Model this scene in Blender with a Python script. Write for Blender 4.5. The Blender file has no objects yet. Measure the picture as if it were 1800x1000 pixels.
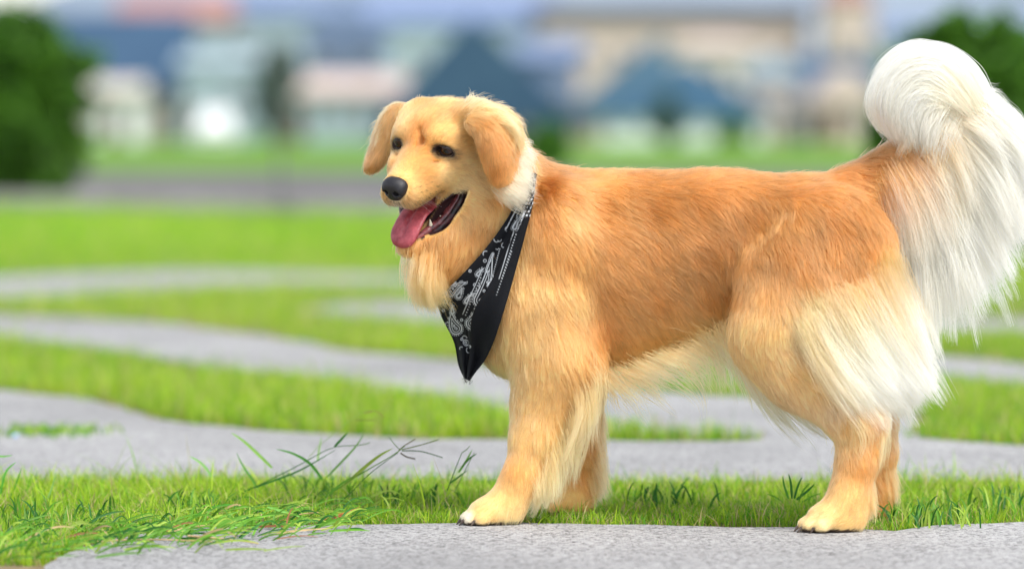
import bpy, math, random
import numpy as np
from mathutils import Vector, kdtree
rng = np.random.default_rng(7)
random.seed(7)
SC = bpy.context.scene
COL = SC.collection
# ------------------------------------------------------------------ camera
FPX = 8240.0                       # focal length in pixels of an 1800 px wide frame
CAM_H = 0.715
TILT = math.atan(310.0 / FPX)
cam_data = bpy.data.cameras.new('camera')
cam = bpy.data.objects.new('camera', cam_data)
COL.objects.link(cam)
cam.location = (0.0, -8.0, CAM_H)
cam.rotation_euler = (math.radians(90) - TILT, 0, 0)
cam_data.sensor_width = 36.0
cam_data.lens = FPX / 1800.0 * 36.0
cam_data.clip_start = 0.1
cam_data.clip_end = 3000.0
cam_data.dof.use_dof = True
cam_data.dof.focus_distance = 7.93
cam_data.dof.aperture_fstop = (cam_data.lens / 1000.0) / 0.070
SC.camera = cam
# ------------------------------------------------------------------ world and sun
SUN_EL, SUN_AZ = math.radians(56), math.radians(142)     # azimuth from +Y towards +X : high, right, a little on our side
world = bpy.data.worlds.new('World')
SC.world = world
world.use_nodes = True
wn = world.node_tree.nodes; wl = world.node_tree.links
wn.clear()
sky = wn.new('ShaderNodeTexSky'); sky.sky_type = 'NISHITA'; sky.sun_disc = False
sky.sun_elevation = SUN_EL; sky.sun_rotation = SUN_AZ
sky.dust_density = 1.0; sky.air_density = 1.0; sky.ozone_density = 1.0
hs = wn.new('ShaderNodeHueSaturation'); hs.inputs['Saturation'].default_value = 0.38; hs.inputs['Value'].default_value = 1.0
bg = wn.new('ShaderNodeBackground'); bg.inputs['Strength'].default_value = 0.15
wo = wn.new('ShaderNodeOutputWorld')
wl.new(sky.outputs[0], hs.inputs['Color']); wl.new(hs.outputs[0], bg.inputs['Color']); wl.new(bg.outputs[0], wo.inputs['Surface'])
sun_d = bpy.data.lights.new('sun', 'SUN'); sun_d.energy = 2.2; sun_d.angle = math.radians(20); sun_d.color = (1.0, 0.95, 0.88)
sun = bpy.data.objects.new('sun', sun_d); COL.objects.link(sun)
sd = Vector((math.sin(SUN_AZ) * math.cos(SUN_EL), math.cos(SUN_AZ) * math.cos(SUN_EL), math.sin(SUN_EL)))
sun.rotation_euler = sd.to_track_quat('Z', 'Y').to_euler()
SC.view_settings.view_transform = 'Standard'
SC.view_settings.look = 'None'
SC.view_settings.gamma = 1.0
SC.view_settings.use_curve_mapping = False
SC.view_settings.exposure = 0.86
SC.cycles.max_bounces = 22
SC.cycles.diffuse_bounces = 4
SC.cycles.glossy_bounces = 3
SC.cycles.transmission_bounces = 18
SC.cycles.transparent_max_bounces = 16
SC.cycles.use_denoising = True
SC.cycles_curves.shape = 'RIBBONS'

# ------------------------------------------------------------------ photograph measurements -> world metres
CT, ST = math.cos(TILT), math.sin(TILT)
def ray(px, py):
    a = (np.asarray(px, float) - 900.0) / FPX
    b = (500.0 - np.asarray(py, float)) / FPX
    return a, CT + b * ST, -ST + b * CT             # x, y (away), z
def P(px, py, Y=0.0):
    """point seen at photo position (px,py) whose world Y is Y"""
    x, y, z = ray(px, py)
    k = (np.asarray(Y, float) + 8.0) / y
    return np.stack([x * k, np.zeros_like(x * k) + Y, CAM_H + z * k], -1)
def G(px, py, z0=0.0):
    """point of the ground plane seen at photo position"""
    x, y, z = ray(px, py)
    k = (z0 - CAM_H) / z
    return np.stack([x * k, y * k - 8.0, np.zeros_like(x * k) + z0], -1)
PX = 1.0 / 1030.0                                     # one photo pixel in metres at the dog

# ------------------------------------------------------------------ object helpers
def link(o, parent=None):
    COL.objects.link(o)
    if parent is not None: o.parent = parent
    return o
def tag(o, label=None, cat=None, group=None, kind=None):
    if label: o['label'] = label
    if cat: o['category'] = cat
    if group: o['group'] = group
    if kind: o['kind'] = kind
    return o
def empty(name, loc=(0, 0, 0), rz=0.0):
    o = bpy.data.objects.new(name, None); COL.objects.link(o)
    o.location = loc; o.rotation_euler = (0, 0, rz); o.empty_display_size = 0.1
    return o
def mesh_np(name, V, F, mat, smooth=True, vcol=None, uv=None):
    """V (n,3); F (m,k) equal-sized faces or list of faces"""
    me = bpy.data.meshes.new(name)
    V = np.ascontiguousarray(V, dtype=np.float32)
    if isinstance(F, np.ndarray):
        m, k = F.shape
        me.vertices.add(len(V)); me.vertices.foreach_set('co', V.ravel())
        me.loops.add(m * k); me.loops.foreach_set('vertex_index', F.astype(np.int32).ravel())
        me.polygons.add(m); me.polygons.foreach_set('loop_start', np.arange(m, dtype=np.int32) * k)
        me.update(calc_edges=True)
    else:
        me.from_pydata([tuple(v) for v in V], [], F); me.update()
    if smooth: me.shade_smooth()
    if vcol is not None:
        at = me.color_attributes.new('col', 'FLOAT_COLOR', 'POINT')
        c = np.ones((len(V), 4), np.float32); c[:, :vcol.shape[1]] = vcol
        at.data.foreach_set('color', c.ravel())
    if mat: me.materials.append(mat)
    return me
def obj_np(name, V, F, mat, parent=None, **kw):
    return link(bpy.data.objects.new(name, mesh_np(name, V, F, mat, **kw)), parent)
def box_vf(x0, x1, y0, y1, z0, z1):
    V = [(x0,y0,z0),(x1,y0,z0),(x1,y1,z0),(x0,y1,z0),(x0,y0,z1),(x1,y0,z1),(x1,y1,z1),(x0,y1,z1)]
    F = [(0,3,2,1),(4,5,6,7),(0,1,5,4),(1,2,6,5),(2,3,7,6),(3,0,4,7)]
    return V, F
def srgb(r, g, b):
    c = np.array([r, g, b], float) / 255.0
    return np.where(c <= 0.04045, c / 12.92, ((c + 0.055) / 1.055) ** 2.4)

# ------------------------------------------------------------------ materials
def new_mat(name):
    m = bpy.data.materials.new(name); m.use_nodes = True
    nt = m.node_tree; nt.nodes.clear()
    out = nt.nodes.new('ShaderNodeOutputMaterial')
    b = nt.nodes.new('ShaderNodeBsdfPrincipled')
    nt.links.new(b.outputs[0], out.inputs[0])
    return m, nt, b, out
def nd(nt, typ, **kw):
    n = nt.nodes.new(typ)
    for k, v in kw.items(): setattr(n, k, v)
    return n
def noise_mix(nt, b, c1, c2, scale, detail=4, coord='Object', rough=0.6, lo=0.35, hi=0.65):
    tc = nd(nt, 'ShaderNodeTexCoord'); n = nd(nt, 'ShaderNodeTexNoise')
    n.inputs['Scale'].default_value = scale; n.inputs['Detail'].default_value = detail; n.inputs['Roughness'].default_value = rough
    r = nd(nt, 'ShaderNodeValToRGB')
    r.color_ramp.elements[0].position = lo; r.color_ramp.elements[1].position = hi
    r.color_ramp.elements[0].color = (*c1, 1); r.color_ramp.elements[1].color = (*c2, 1)
    nt.links.new(tc.outputs[coord], n.inputs['Vector']); nt.links.new(n.outputs['Fac'], r.inputs[0])
    return r, n, tc
def mat_noise(name, c1, c2, scale=5, rough=0.8, bump=0.0, detail=4, spec=0.3, bscale=None):
    m, nt, b, out = new_mat(name)
    r, n, tc = noise_mix(nt, b, c1, c2, scale, detail)
    nt.links.new(r.outputs[0], b.inputs['Base Color'])
    b.inputs['Roughness'].default_value = rough; b.inputs['Specular IOR Level'].default_value = spec
    if bump:
        bp = nd(nt, 'ShaderNodeBump'); bp.inputs['Strength'].default_value = bump; bp.inputs['Distance'].default_value = 0.01
        n2 = nd(nt, 'ShaderNodeTexNoise'); n2.inputs['Scale'].default_value = bscale or scale * 4; n2.inputs['Detail'].default_value = 5
        nt.links.new(tc.outputs['Object'], n2.inputs['Vector']); nt.links.new(n2.outputs['Fac'], bp.inputs['Height'])
        nt.links.new(bp.outputs[0], b.inputs['Normal'])
    return m
def attr_mat(name, rough=0.8, spec=0.3, noise=0.0, nscale=30, translucent=0.0, bump=0.0, bscale=200):
    """base colour from the mesh's own colour attribute"""
    m, nt, b, out = new_mat(name)
    a = nd(nt, 'ShaderNodeAttribute', attribute_name='col')
    src = a.outputs['Color']
    tc = nd(nt, 'ShaderNodeTexCoord')
    if noise:
        n = nd(nt, 'ShaderNodeTexNoise'); n.inputs['Scale'].default_value = nscale; n.inputs['Detail'].default_value = 4
        nt.links.new(tc.outputs['Object'], n.inputs['Vector'])
        mr = nd(nt, 'ShaderNodeMapRange'); mr.inputs[3].default_value = 1 - noise; mr.inputs[4].default_value = 1 + noise
        nt.links.new(n.outputs['Fac'], mr.inputs[0])
        mx = nd(nt, 'ShaderNodeVectorMath', operation='SCALE')
        nt.links.new(src, mx.inputs[0]); nt.links.new(mr.outputs[0], mx.inputs['Scale']); src = mx.outputs[0]
    nt.links.new(src, b.inputs['Base Color'])
    b.inputs['Roughness'].default_value = rough; b.inputs['Specular IOR Level'].default_value = spec
    if bump:
        bp = nd(nt, 'ShaderNodeBump'); bp.inputs['Strength'].default_value = bump; bp.inputs['Distance'].default_value = 0.002
        n2 = nd(nt, 'ShaderNodeTexNoise'); n2.inputs['Scale'].default_value = bscale; n2.inputs['Detail'].default_value = 3
        nt.links.new(tc.outputs['Object'], n2.inputs['Vector']); nt.links.new(n2.outputs['Fac'], bp.inputs['Height'])
        nt.links.new(bp.outputs[0], b.inputs['Normal'])
    if translucent:
        t = nd(nt, 'ShaderNodeBsdfTranslucent'); nt.links.new(src, t.inputs['Color'])
        mxs = nd(nt, 'ShaderNodeMixShader'); mxs.inputs[0].default_value = translucent
        nt.links.new(b.outputs[0], mxs.inputs[1]); nt.links.new(t.outputs[0], mxs.inputs[2]); nt.links.new(mxs.outputs[0], out.inputs[0])
    return m
FURQ = 1.0
GQ = 1.0
# ------------------------------------------------------------------ implicit surfaces -> one continuous mesh
class Field:
    def __init__(self, xs, ys, zs):
        self.ax = [np.asarray(a, np.float32) for a in (xs, ys, zs)]
        self.D = np.full([len(a) for a in self.ax], 0.06, np.float32)
    def block(self, lo, hi):
        s = []
        for a, l, h in zip(self.ax, lo, hi):
            i0 = max(0, np.searchsorted(a, l) - 1); i1 = min(len(a), np.searchsorted(a, h) + 1)
            if i1 - i0 < 1: return None
            s.append(slice(i0, i1))
        return tuple(s)
    def grid(self, s):
        return (self.ax[0][s[0]][:, None, None], self.ax[1][s[1]][None, :, None], self.ax[2][s[2]][None, None, :])
    def apply(self, lo, hi, fn, k, op='add'):
        m = 0.05 + k
        s = self.block(np.asarray(lo) - m, np.asarray(hi) + m)
        if s is None: return
        X, Y, Z = self.grid(s)
        d = fn(X, Y, Z).astype(np.float32); A = self.D[s]
        if op == 'add':
            h = np.maximum(k - np.abs(A - d), 0) / k
            self.D[s] = np.minimum(A, d) - h * h * k * 0.25
        else:
            d = -d
            h = np.maximum(k - np.abs(A - d), 0) / k
            self.D[s] = np.maximum(A, d) + h * h * k * 0.25
    def cone(self, a, b, ra, rb, k=0.02, op='add', sy=1.0):
        """tapered limb from a to b; sy squashes it across the dog (world Y) """
        a = np.array(a, float); b = np.array(b, float)
        a2 = a.copy(); b2 = b.copy(); a2[1] /= sy; b2[1] /= sy
        ab = b2 - a2; L = float(ab @ ab) + 1e-12
        def fn(X, Y, Z):
            Yq = Y / sy
            t = ((X - a2[0]) * ab[0] + (Yq - a2[1]) * ab[1] + (Z - a2[2]) * ab[2]) / L
            t = np.clip(t, 0, 1)
            q = np.sqrt((X - a2[0] - t * ab[0]) ** 2 + (Yq - a2[1] - t * ab[1]) ** 2 + (Z - a2[2] - t * ab[2]) ** 2)
            return (q - (ra + (rb - ra) * t)) * min(sy, 1.0)
        r = max(ra, rb) * max(1, sy)
        self.apply(np.minimum(a, b) - r, np.maximum(a, b) + r, fn, k, op)
    def chain(self, pts, rad, k=0.02, op='add', sy=1.0):
        for i in range(len(pts) - 1): self.cone(pts[i], pts[i + 1], rad[i], rad[i + 1], k, op, sy)
    def ell(self, c, r, R=None, k=0.02, op='add'):
        c = np.array(c, float); r = np.array(r, float)
        R = np.eye(3) if R is None else np.asarray(R, float)      # columns: the ellipsoid's axes
        ext = np.sqrt(((R * r) ** 2).sum(1))
        def fn(X, Y, Z):
            x, y, z = X - c[0], Y - c[1], Z - c[2]
            q = [x * R[0, j] + y * R[1, j] + z * R[2, j] for j in range(3)]
            k0 = np.sqrt((q[0] / r[0]) ** 2 + (q[1] / r[1]) ** 2 + (q[2] / r[2]) ** 2)
            k1 = np.sqrt((q[0] / r[0] ** 2) ** 2 + (q[1] / r[1] ** 2) ** 2 + (q[2] / r[2] ** 2) ** 2) + 1e-9
            return k0 * (k0 - 1) / k1
        self.apply(c - ext, c + ext, fn, k, op)
    def blobs(self, C, r, k_in, k=0.01, op='add'):
        """a sheet or lump of small balls, merged with each other (k_in) and then with the body (k)"""
        C = np.asarray(C, float); r = np.broadcast_to(np.asarray(r, float), (len(C),))
        def fn(X, Y, Z):
            A = None
            for c, q in zip(C, r):
                d = np.sqrt((X - c[0]) ** 2 + (Y - c[1]) ** 2 + (Z - c[2]) ** 2) - q
                if A is None: A = d + 0 * X + 0 * Y + 0 * Z
                else:
                    h = np.maximum(k_in - np.abs(A - d), 0) / k_in
                    A = np.minimum(A, d) - h * h * k_in * 0.25
            return A
        self.apply(C.min(0) - r.max(), C.max(0) + r.max(), fn, k, op)
    # trilinear lookup and gradient
    def _idx(self, Q):
        out = []
        for j in range(3):
            a = self.ax[j]
            i = np.clip(np.searchsorted(a, Q[:, j]) - 1, 0, len(a) - 2)
            t = np.clip((Q[:, j] - a[i]) / (a[i + 1] - a[i]), 0, 1)
            out.append((i, t))
        return out
    def value(self, Q, D=None):
        D = self.D if D is None else D
        (i, u), (j, v), (k, w) = self._idx(Q)
        c = 0
        for di, wu in ((0, 1 - u), (1, u)):
            for dj, wv in ((0, 1 - v), (1, v)):
                for dk, ww in ((0, 1 - w), (1, w)):
                    c = c + D[i + di, j + dj, k + dk] * wu * wv * ww
        return c
    def grad(self, Q, e=0.004):
        g = np.stack([self.value(Q + np.eye(3)[j] * e) - self.value(Q - np.eye(3)[j] * e) for j in range(3)], 1)
        return g / (np.linalg.norm(g, axis=1, keepdims=True) + 1e-9)
    def mesh(self):
        D = self.D; xs, ys, zs = self.ax
        S = D < 0
        n = [k - 1 for k in D.shape]
        cnt = np.zeros(n, np.uint8)
        for i in (0, 1):
            for j in (0, 1):
                for k in (0, 1): cnt += S[i:i + n[0], j:j + n[1], k:k + n[2]]
        I, J, K = np.nonzero((cnt > 0) & (cnt < 8))
        idx = np.full(n, -1, np.int32); idx[I, J, K] = np.arange(len(I))
        acc = np.zeros((len(I), 3)); wt = np.zeros(len(I))
        cs = [(i, j, k) for i in (0, 1) for j in (0, 1) for k in (0, 1)]
        for a in cs:
            for ax in range(3):
                if a[ax]: continue
                b = list(a); b[ax] = 1
                da = D[I + a[0], J + a[1], K + a[2]]; db = D[I + b[0], J + b[1], K + b[2]]
                m = (da < 0) != (db < 0)
                t = np.where(m, da / np.where(m, da - db, 1), 0)
                pa = np.stack([xs[I + a[0]], ys[J + a[1]], zs[K + a[2]]], 1); pb = np.stack([xs[I + b[0]], ys[J + b[1]], zs[K + b[2]]], 1)
                acc += np.where(m[:, None], pa + (pb - pa) * t[:, None], 0); wt += m
        V = acc / wt[:, None]
        Fs = []
        for ax in range(3):
            sl0 = [slice(None)] * 3; sl1 = [slice(None)] * 3
            sl0[ax] = slice(0, -1); sl1[ax] = slice(1, None)
            A, B = S[tuple(sl0)], S[tuple(sl1)]
            i, j, k = np.nonzero(A != B)
            o1, o2 = [(1, 2), (2, 0), (0, 1)][ax]
            c = np.stack([i, j, k], 1)
            ok = (c[:, o1] > 0) & (c[:, o2] > 0) & (c[:, o1] < n[o1]) & (c[:, o2] < n[o2])
            c = c[ok]; flip = A[tuple(c.T)]
            def at(d1, d2):
                q = c.copy(); q[:, o1] -= d1; q[:, o2] -= d2
                return idx[q[:, 0], q[:, 1], q[:, 2]]
            f = np.stack([at(1, 1), at(0, 1), at(0, 0), at(1, 0)], 1)
            f[~flip] = f[~flip][:, ::-1]
            Fs.append(f)
        F = np.concatenate(Fs); F = F[(F >= 0).all(1)]
        return V, F
def axis_fine(lo, hi, f0, f1, fine, coarse):
    a = [lo]
    while a[-1] < hi:
        a.append(a[-1] + (fine if f0 <= a[-1] < f1 else coarse))
    return np.array(a)
def frame_field(c, R, half, step):
    return [np.arange(-h, h + step, step) for h in half]
# ================================================================== THE DOG : body surface
# head frame: lateral (its left +), forward, up ; origin midway between the eyes ; centimetres
YAW, PITCH, ROLL = math.radians(36), math.radians(22), math.radians(8)
Fh = np.array([-math.sin(YAW), -math.cos(YAW), 0.0])
Lh = np.array([math.cos(YAW), -math.sin(YAW), 0.0])
Uz = np.array([0, 0, 1.0])
F3 = Fh * math.cos(PITCH) - Uz * math.sin(PITCH)
U3 = Fh * math.sin(PITCH) + Uz * math.cos(PITCH)
L3 = Lh * math.cos(ROLL) - U3 * math.sin(ROLL)
U3 = U3 * math.cos(ROLL) + Lh * math.sin(ROLL)
HR = np.stack([L3, F3, U3], 1)                     # columns
HO = P(743, 258, -0.03)
def H(l, f, u): return HO + HR @ (np.array([l, f, u], float) * 0.01)
def Hn(A): return HO + (np.asarray(A, float) * 0.01) @ HR.T
def to_head(Q): return (Q - HO) @ HR * 100.0
cm = 0.01
xa = axis_fine(P(585, 500, 0)[0], P(1780, 500, 0)[0], 0, 0, .006, .006)
xa = axis_fine(P(615, 500, 0)[0], P(1790, 500, 0)[0], P(620, 0, 0)[0], P(935, 0, 0)[0], .0033, .006)
za = axis_fine(-0.02, 0.92, P(0, 455, 0)[2], P(0, 160, 0)[2], .0033, .006)
ya = np.arange(-0.34, 0.34, 0.0045)
DF = Field(xa, ya, za)
R_ = PX
# --- trunk (front of the body lies a little farther from the camera than the rear)
YF, YM, YR = 0.085, 0.03, -0.03
def c(px, py, y): return P(px, py, y)
DF.cone(c(985, 440, YF), c(1110, 455, 0.055), 128*R_, 132*R_, .03, sy=.86)
DF.cone(c(1110, 450, 0.055), c(1260, 430, 0.02), 130*R_, 112*R_, .03, sy=.84)
DF.cone(c(1260, 430, 0.02), c(1420, 430, YR), 112*R_, 102*R_, .04, sy=.88)
DF.cone(c(1090, 540, 0.06), c(1240, 500, 0.02), 96*R_, 78*R_, .04, sy=.80)      # deep chest to tucked belly
DF.cone(c(1000, 350, YF), c(1400, 365, YR), 40*R_, 44*R_, .05, sy=1.3)          # back line
DF.ell(c(960, 560, YF), (82*R_, .105, 112*R_), k=.05)                           # fore chest
DF.ell(c(890, 560, YF - .015), (52*R_, .075, 95*R_), k=.05)
# shoulders
for s in (-1, 1):
    y0 = YF + s * .085
    DF.ell(c(985, 420, y0 * 1.0 - (0 if s < 0 else 0)), (62*R_, .055, 105*R_), k=.04)
    DF.ell(c(962, 560, y0 - s * .012), (66*R_, .05, 88*R_), k=.04)
# --- neck and throat
DF.cone(c(856, 292, .045), c(975, 412, YF), 62*R_, 92*R_, .03)
DF.cone(c(850, 330, .04), c(900, 480, YF - .01), 84*R_, 98*R_, .05, sy=.95)
DF.cone(c(808, 400, .015), c(846, 505, .045), 56*R_, 56*R_, .05)                # ruff under the jaw
DF.ell(c(790, 440, .01), (38*R_, .06, 62*R_), k=.04)
# --- haunches
for s in (-1, 1):
    y0 = YR + s * .075
    DF.ell(c(1465, 430, y0), (88*R_, .062, 100*R_), k=.04)
    DF.ell(c(1400, 520, y0 + s * .005), (104*R_, .05, 108*R_), k=.04)
# --- near hind leg
yn = -0.155
DF.chain([c(1420, 520, YR - .085), c(1374, 590, -.125), c(1412, 652, -.135), c(1478, 720, yn)], [98*R_, 74*R_, 56*R_, 36*R_], .035, sy=.72)
DF.chain([c(1520, 440, YR - .06), c(1490, 560, -.11), c(1480, 660, -.14), c(1500, 725, yn)], [50*R_, 60*R_, 48*R_, 34*R_], .035, sy=.75)
DF.chain([c(1490, 712, yn), c(1514, 745, yn), c(1506, 815, yn - .004), c(1488, 878, yn - .01)], [38*R_, 36*R_, 31*R_, 30*R_], .02)
DF.ell(c(1533, 738, yn), (14*R_, .016, 22*R_), k=.02)                            # hock point
# --- far hind leg
yf = 0.085
DF.chain([c(1420, 520, .03), c(1400, 600, .06), c(1430, 660, .07), c(1510, 720, yf)], [92*R_, 74*R_, 54*R_, 36*R_], .03, sy=.72)
DF.chain([c(1506, 714, yf), c(1538, 742, yf), c(1543, 800, yf), c(1538, 862, yf)], [34*R_, 33*R_, 28*R_, 27*R_], .02)
# --- near fore leg
yl = -0.03
DF.chain([c(968, 560, YF - .08), c(985, 640, YF - .095), c(955, 710, .0)], [76*R_, 64*R_, 54*R_], .035, sy=.8)
DF.chain([c(966, 690, .0), c(940, 770, -.012), c(917, 836, yl), c(900, 876, yl)], [56*R_, 40*R_, 29*R_, 27*R_], .02)
# --- far fore leg
DF.chain([c(985, 590, .14), c(1010, 660, .155), c(1010, 730, .165), c(1018, 800, .17), c(1012, 868, .17)], [72*R_, 52*R_, 40*R_, 29*R_, 26*R_], .03)
# --- paws
def paw(base, heading, s=1.0, rear=0.0):
    b = np.array(base); hx = np.array([math.cos(heading), math.sin(heading), 0]); lx = np.array([-hx[1], hx[0], 0])
    R = np.stack([hx, lx, Uz], 1)
    DF.ell(b + hx * .018 * s + Uz * .027 * s, (.038*s, .030*s, .026*s), R, .016)
    DF.ell(b - hx * .012 * s + Uz * .030 * s, (.028*s, .026*s, .030*s), R, .016)
    for i, (lo, fw) in enumerate(((-.025, .040), (-.0095, .056), (.0095, .056), (.025, .040))):
        a0 = b + hx * (fw - .018) * s + lx * lo * .85 * s + Uz * .030 * s
        a1 = b + hx * fw * s + lx * lo * s + Uz * .0165 * s
        DF.cone(a0, a1, .0100 * s, .0122 * s, .0022)
def gz(px, py, y, z): p = P(px, py, y); p[2] = z; return p
PAWS = [(gz(880, 905, yl - .002, .0), math.pi + .25, 1.0), (gz(1478, 925, yn - .012, .0), math.pi + .22, 1.05),
        (gz(1004, 900, .17, .0), math.pi + .1, .95), (gz(1526, 900, yf, .0), math.pi + .1, .98)]
for p_, h_, s_ in PAWS: paw(p_, h_, s_)
DF.cone(c(903, 862, yl), PAWS[0][0] + Uz * .034, 27*R_, 27*R_, .02)
DF.cone(c(1494, 870, yn - .01), PAWS[1][0] + Uz * .034, 30*R_, 32*R_, .02)
DF.cone(c(1012, 868, .17), PAWS[2][0] + Uz * .03, 26*R_, 28*R_, .02)
DF.cone(c(1538, 862, yf), PAWS[3][0] + Uz * .03, 27*R_, 28*R_, .02)
# --- tail
TAIL = [c(1440, 372, YR), c(1512, 338, YR), c(1568, 296, YR), c(1615, 250, YR), c(1655, 200, YR + .005), c(1672, 155, YR), c(1646, 132, YR - .02), c(1612, 146, YR - .03)]
DF.chain(TAIL, [56*R_, 42*R_, 31*R_, 24*R_, 28*R_, 30*R_, 28*R_, 22*R_], .03)
DF.ell(c(1636, 166, YR - .012), (60*R_, .044, 50*R_), k=.03)
# --- skull (head frame, centimetres)
def he(l, f, u, rl, rf, ru, k=.012, op='add', R=None):
    DF.ell(H(l, f, u), (rl * cm, rf * cm, ru * cm), HR if R is None else HR @ R, k, op)
def hc(a, b, ra, rb, k=.012, op='add'): DF.cone(H(*a), H(*b), ra * cm, rb * cm, k, op)
def rot_l(t):
    t = math.radians(t); return np.array([[1, 0, 0], [0, math.cos(t), -math.sin(t)], [0, math.sin(t), math.cos(t)]])
he(0, -6.4, 0.4, 6.6, 6.6, 5.1, .02)                    # cranium
he(0, -2.8, 1.9, 5.5, 3.3, 3.3, .02)                    # forehead
for s in (-1, 1):
    he(s * 3.0, -1.3, 1.5, 2.6, 2.1, 1.7, .02)          # brow
    he(s * 5.2, -4.6, -3.0, 2.7, 4.4, 4.4, .02)         # cheek
    he(s * 4.6, -1.8, -.6, 2.2, 2.2, 2.6, .02)
    he(s * 3.7, 0.9, -3.0, 2.4, 3.0, 2.0, .02)          # below the eye
    hc((s * 4.5, -1.8, -4.4), (s * 2.6, 3.6, -5.0), 2.2, 2.3, .02)   # fold above the lips
    he(s * 2.1, 5.7, -5.7, 2.0, 3.5, 2.3, .012)       # flews
    hc((s * 4.7, -3.0, -9.4), (s * 4.3, .2, -12.4), 1.9, 1.4, .02)  # jaw rami
    hc((s * 4.3, .2, -12.4), (s * 2.6, 3.9, -14.6), 1.3, 1.1, .015)
    hc((s * 2.6, 3.9, -14.6), (s * .8, 7.2, -15.3), 1.05, .95, .012)
    hc((s * 5.0, -4.8, -3.4), (s * 4.4, -4.4, -9.0), 3.0, 2.4, .03)   # jaw muscle
    he(s * 5.6, -6.6, 1.2, 2.2, 3.6, 3.4, .03)          # temple, ear root
hc((0, -0.8, 0.0), (0, 7.0, -3.3), 2.5, 1.9, .02)       # bridge of the nose
hc((0, 1.0, -3.6), (0, 7.0, -4.7), 3.5, 2.5, .02)
hc((0, -3.0, -12.0), (0, 4.0, -15.0), 2.4, 1.2, .02)    # floor of the jaw
he(0, 7.0, -15.4, 1.7, 1.4, .8, .01)                    # chin
he(0, -8, -8, 5.5, 5, 5, .03)                           # throat root
# mouth opening
for s in (-1, 1):
    hc((s * 7.2, -1.4, -7.6), (s * 5.9, .0, -9.2), .45, 1.35, .004, 'sub')
    hc((s * 5.9, .0, -9.2), (s * 4.0, 3.4, -10.9), 1.35, 2.35, .005, 'sub')
    hc((s * 4.0, 3.4, -10.9), (s * 1.8, 8.8, -11.6), 2.35, 2.5, .005, 'sub')
hc((0, -3.0, -9.4), (0, 9.5, -11.3), 1.6, 2.6, .005, 'sub')
EYES = [H(-4.75, .0, 0), H(4.75, .0, 0)]
for s in (-1, 1):
    he(s * 4.85, .55, .0, 1.55, 1.2, 1.0, .006, 'sub')
hc((.9, 1.0, 1.6), (.2, .5, 3.2), .17, .12, .014, 'sub')
hc((.3, 2.6, .1), (.9, 1.0, 1.6), .10, .17, .014, 'sub')
for s in (-1, 1): hc((s * 5.6, .2, -2.1), (s * 3.6, 2.2, -1.9), .2, .25, .014, 'sub'); hc((s * 5.4, -2.2, -5.0), (s * 3.2, 4.2, -4.9), .15, .2, .012, 'sub')
# ears: leaf-shaped flaps, each row front edge / bulge / back edge
def flap(rows, r, k=.012, nu=7, sub=4):
    rows = np.array(rows, float); m = len(rows)
    pts = []; rr = []
    for v in np.linspace(0, m - 1, (m - 1) * sub + 1):
        i = min(int(v), m - 2); t = v - i
        q = rows[i] * (1 - t) + rows[i + 1] * t; rad = r[i] * (1 - t) + r[i + 1] * t
        for u in np.linspace(0, 1, nu):
            pts.append(q[0] * (1 - u) ** 2 + 2 * q[1] * u * (1 - u) + q[2] * u * u); rr.append(rad)
    DF.blobs(np.array(pts), np.array(rr), .008, k)
flap([(c(826, 216, -.085), c(850, 204, -.09), c(874, 210, -.035)),
      (c(846, 240, -.105), c(868, 222, -.125), c(900, 226, -.045)),
      (c(852, 268, -.115), c(876, 258, -.140), c(904, 256, -.060)),
      (c(860, 296, -.112), c(880, 292, -.135), c(900, 290, -.075)),
      (c(872, 318, -.108), c(882, 320, -.118), c(892, 316, -.085))], [.0085, .0075, .006, .0055, .0045])
flap([(c(716, 196, .05), c(690, 192, .06), c(684, 210, .10)),
      (c(700, 218, .055), c(680, 214, .06), c(670, 236, .10)),
      (c(690, 248, .06), c(674, 244, .065), c(662, 262, .095)),
      (c(678, 274, .065), c(664, 272, .07), c(654, 282, .09)),
      (c(661, 292, .07), c(655, 292, .075), c(650, 297, .085))], [.009, .007, .0055, .005, .004])
DF.ell(c(838, 200, -.03), (34*R_, .04, 18*R_), k=.02)     # tuft fold over the near ear's root
DF.ell(c(878, 236, -.01), (32*R_, .05, 40*R_), k=.02)     # fluff behind it
BV, BF = DF.mesh()
# ================================================================== THE DOG : coat
PAL = {k: srgb(*v) for k, v in dict(D=(184, 108, 46), B=(210, 140, 68), O=(227, 161, 87), G=(243, 184, 106), L=(254, 212, 138),
       C=(255, 228, 168), K=(176, 146, 108), W=(255, 243, 216), S=(255, 252, 238)).items()}
def in_poly(Q, poly):
    poly = np.asarray(poly, float); r = np.zeros(len(Q), bool)
    x1, y1 = poly[:, 0], poly[:, 1]; x2, y2 = np.roll(x1, -1), np.roll(y1, -1)
    for a, b, c_, d in zip(x1, y1, x2, y2):
        m = (b > Q[:, 1]) != (d > Q[:, 1])
        if m.any():
            r[m] ^= Q[m, 0] < (c_ - a) * (Q[m, 1] - b) / (d - b) + a
    return r
BAN_L = [(926, 318), (906, 360), (882, 400), (850, 442), (812, 484), (774, 524), (775, 552), (798, 600), (806, 640), (816, 664)]
BAN_R = [(942, 308), (937, 355), (924, 410), (909, 465), (894, 520), (881, 562), (868, 600), (853, 632), (838, 652), (825, 669)]
BAN_POLY = BAN_L + BAN_R[::-1]
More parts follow.
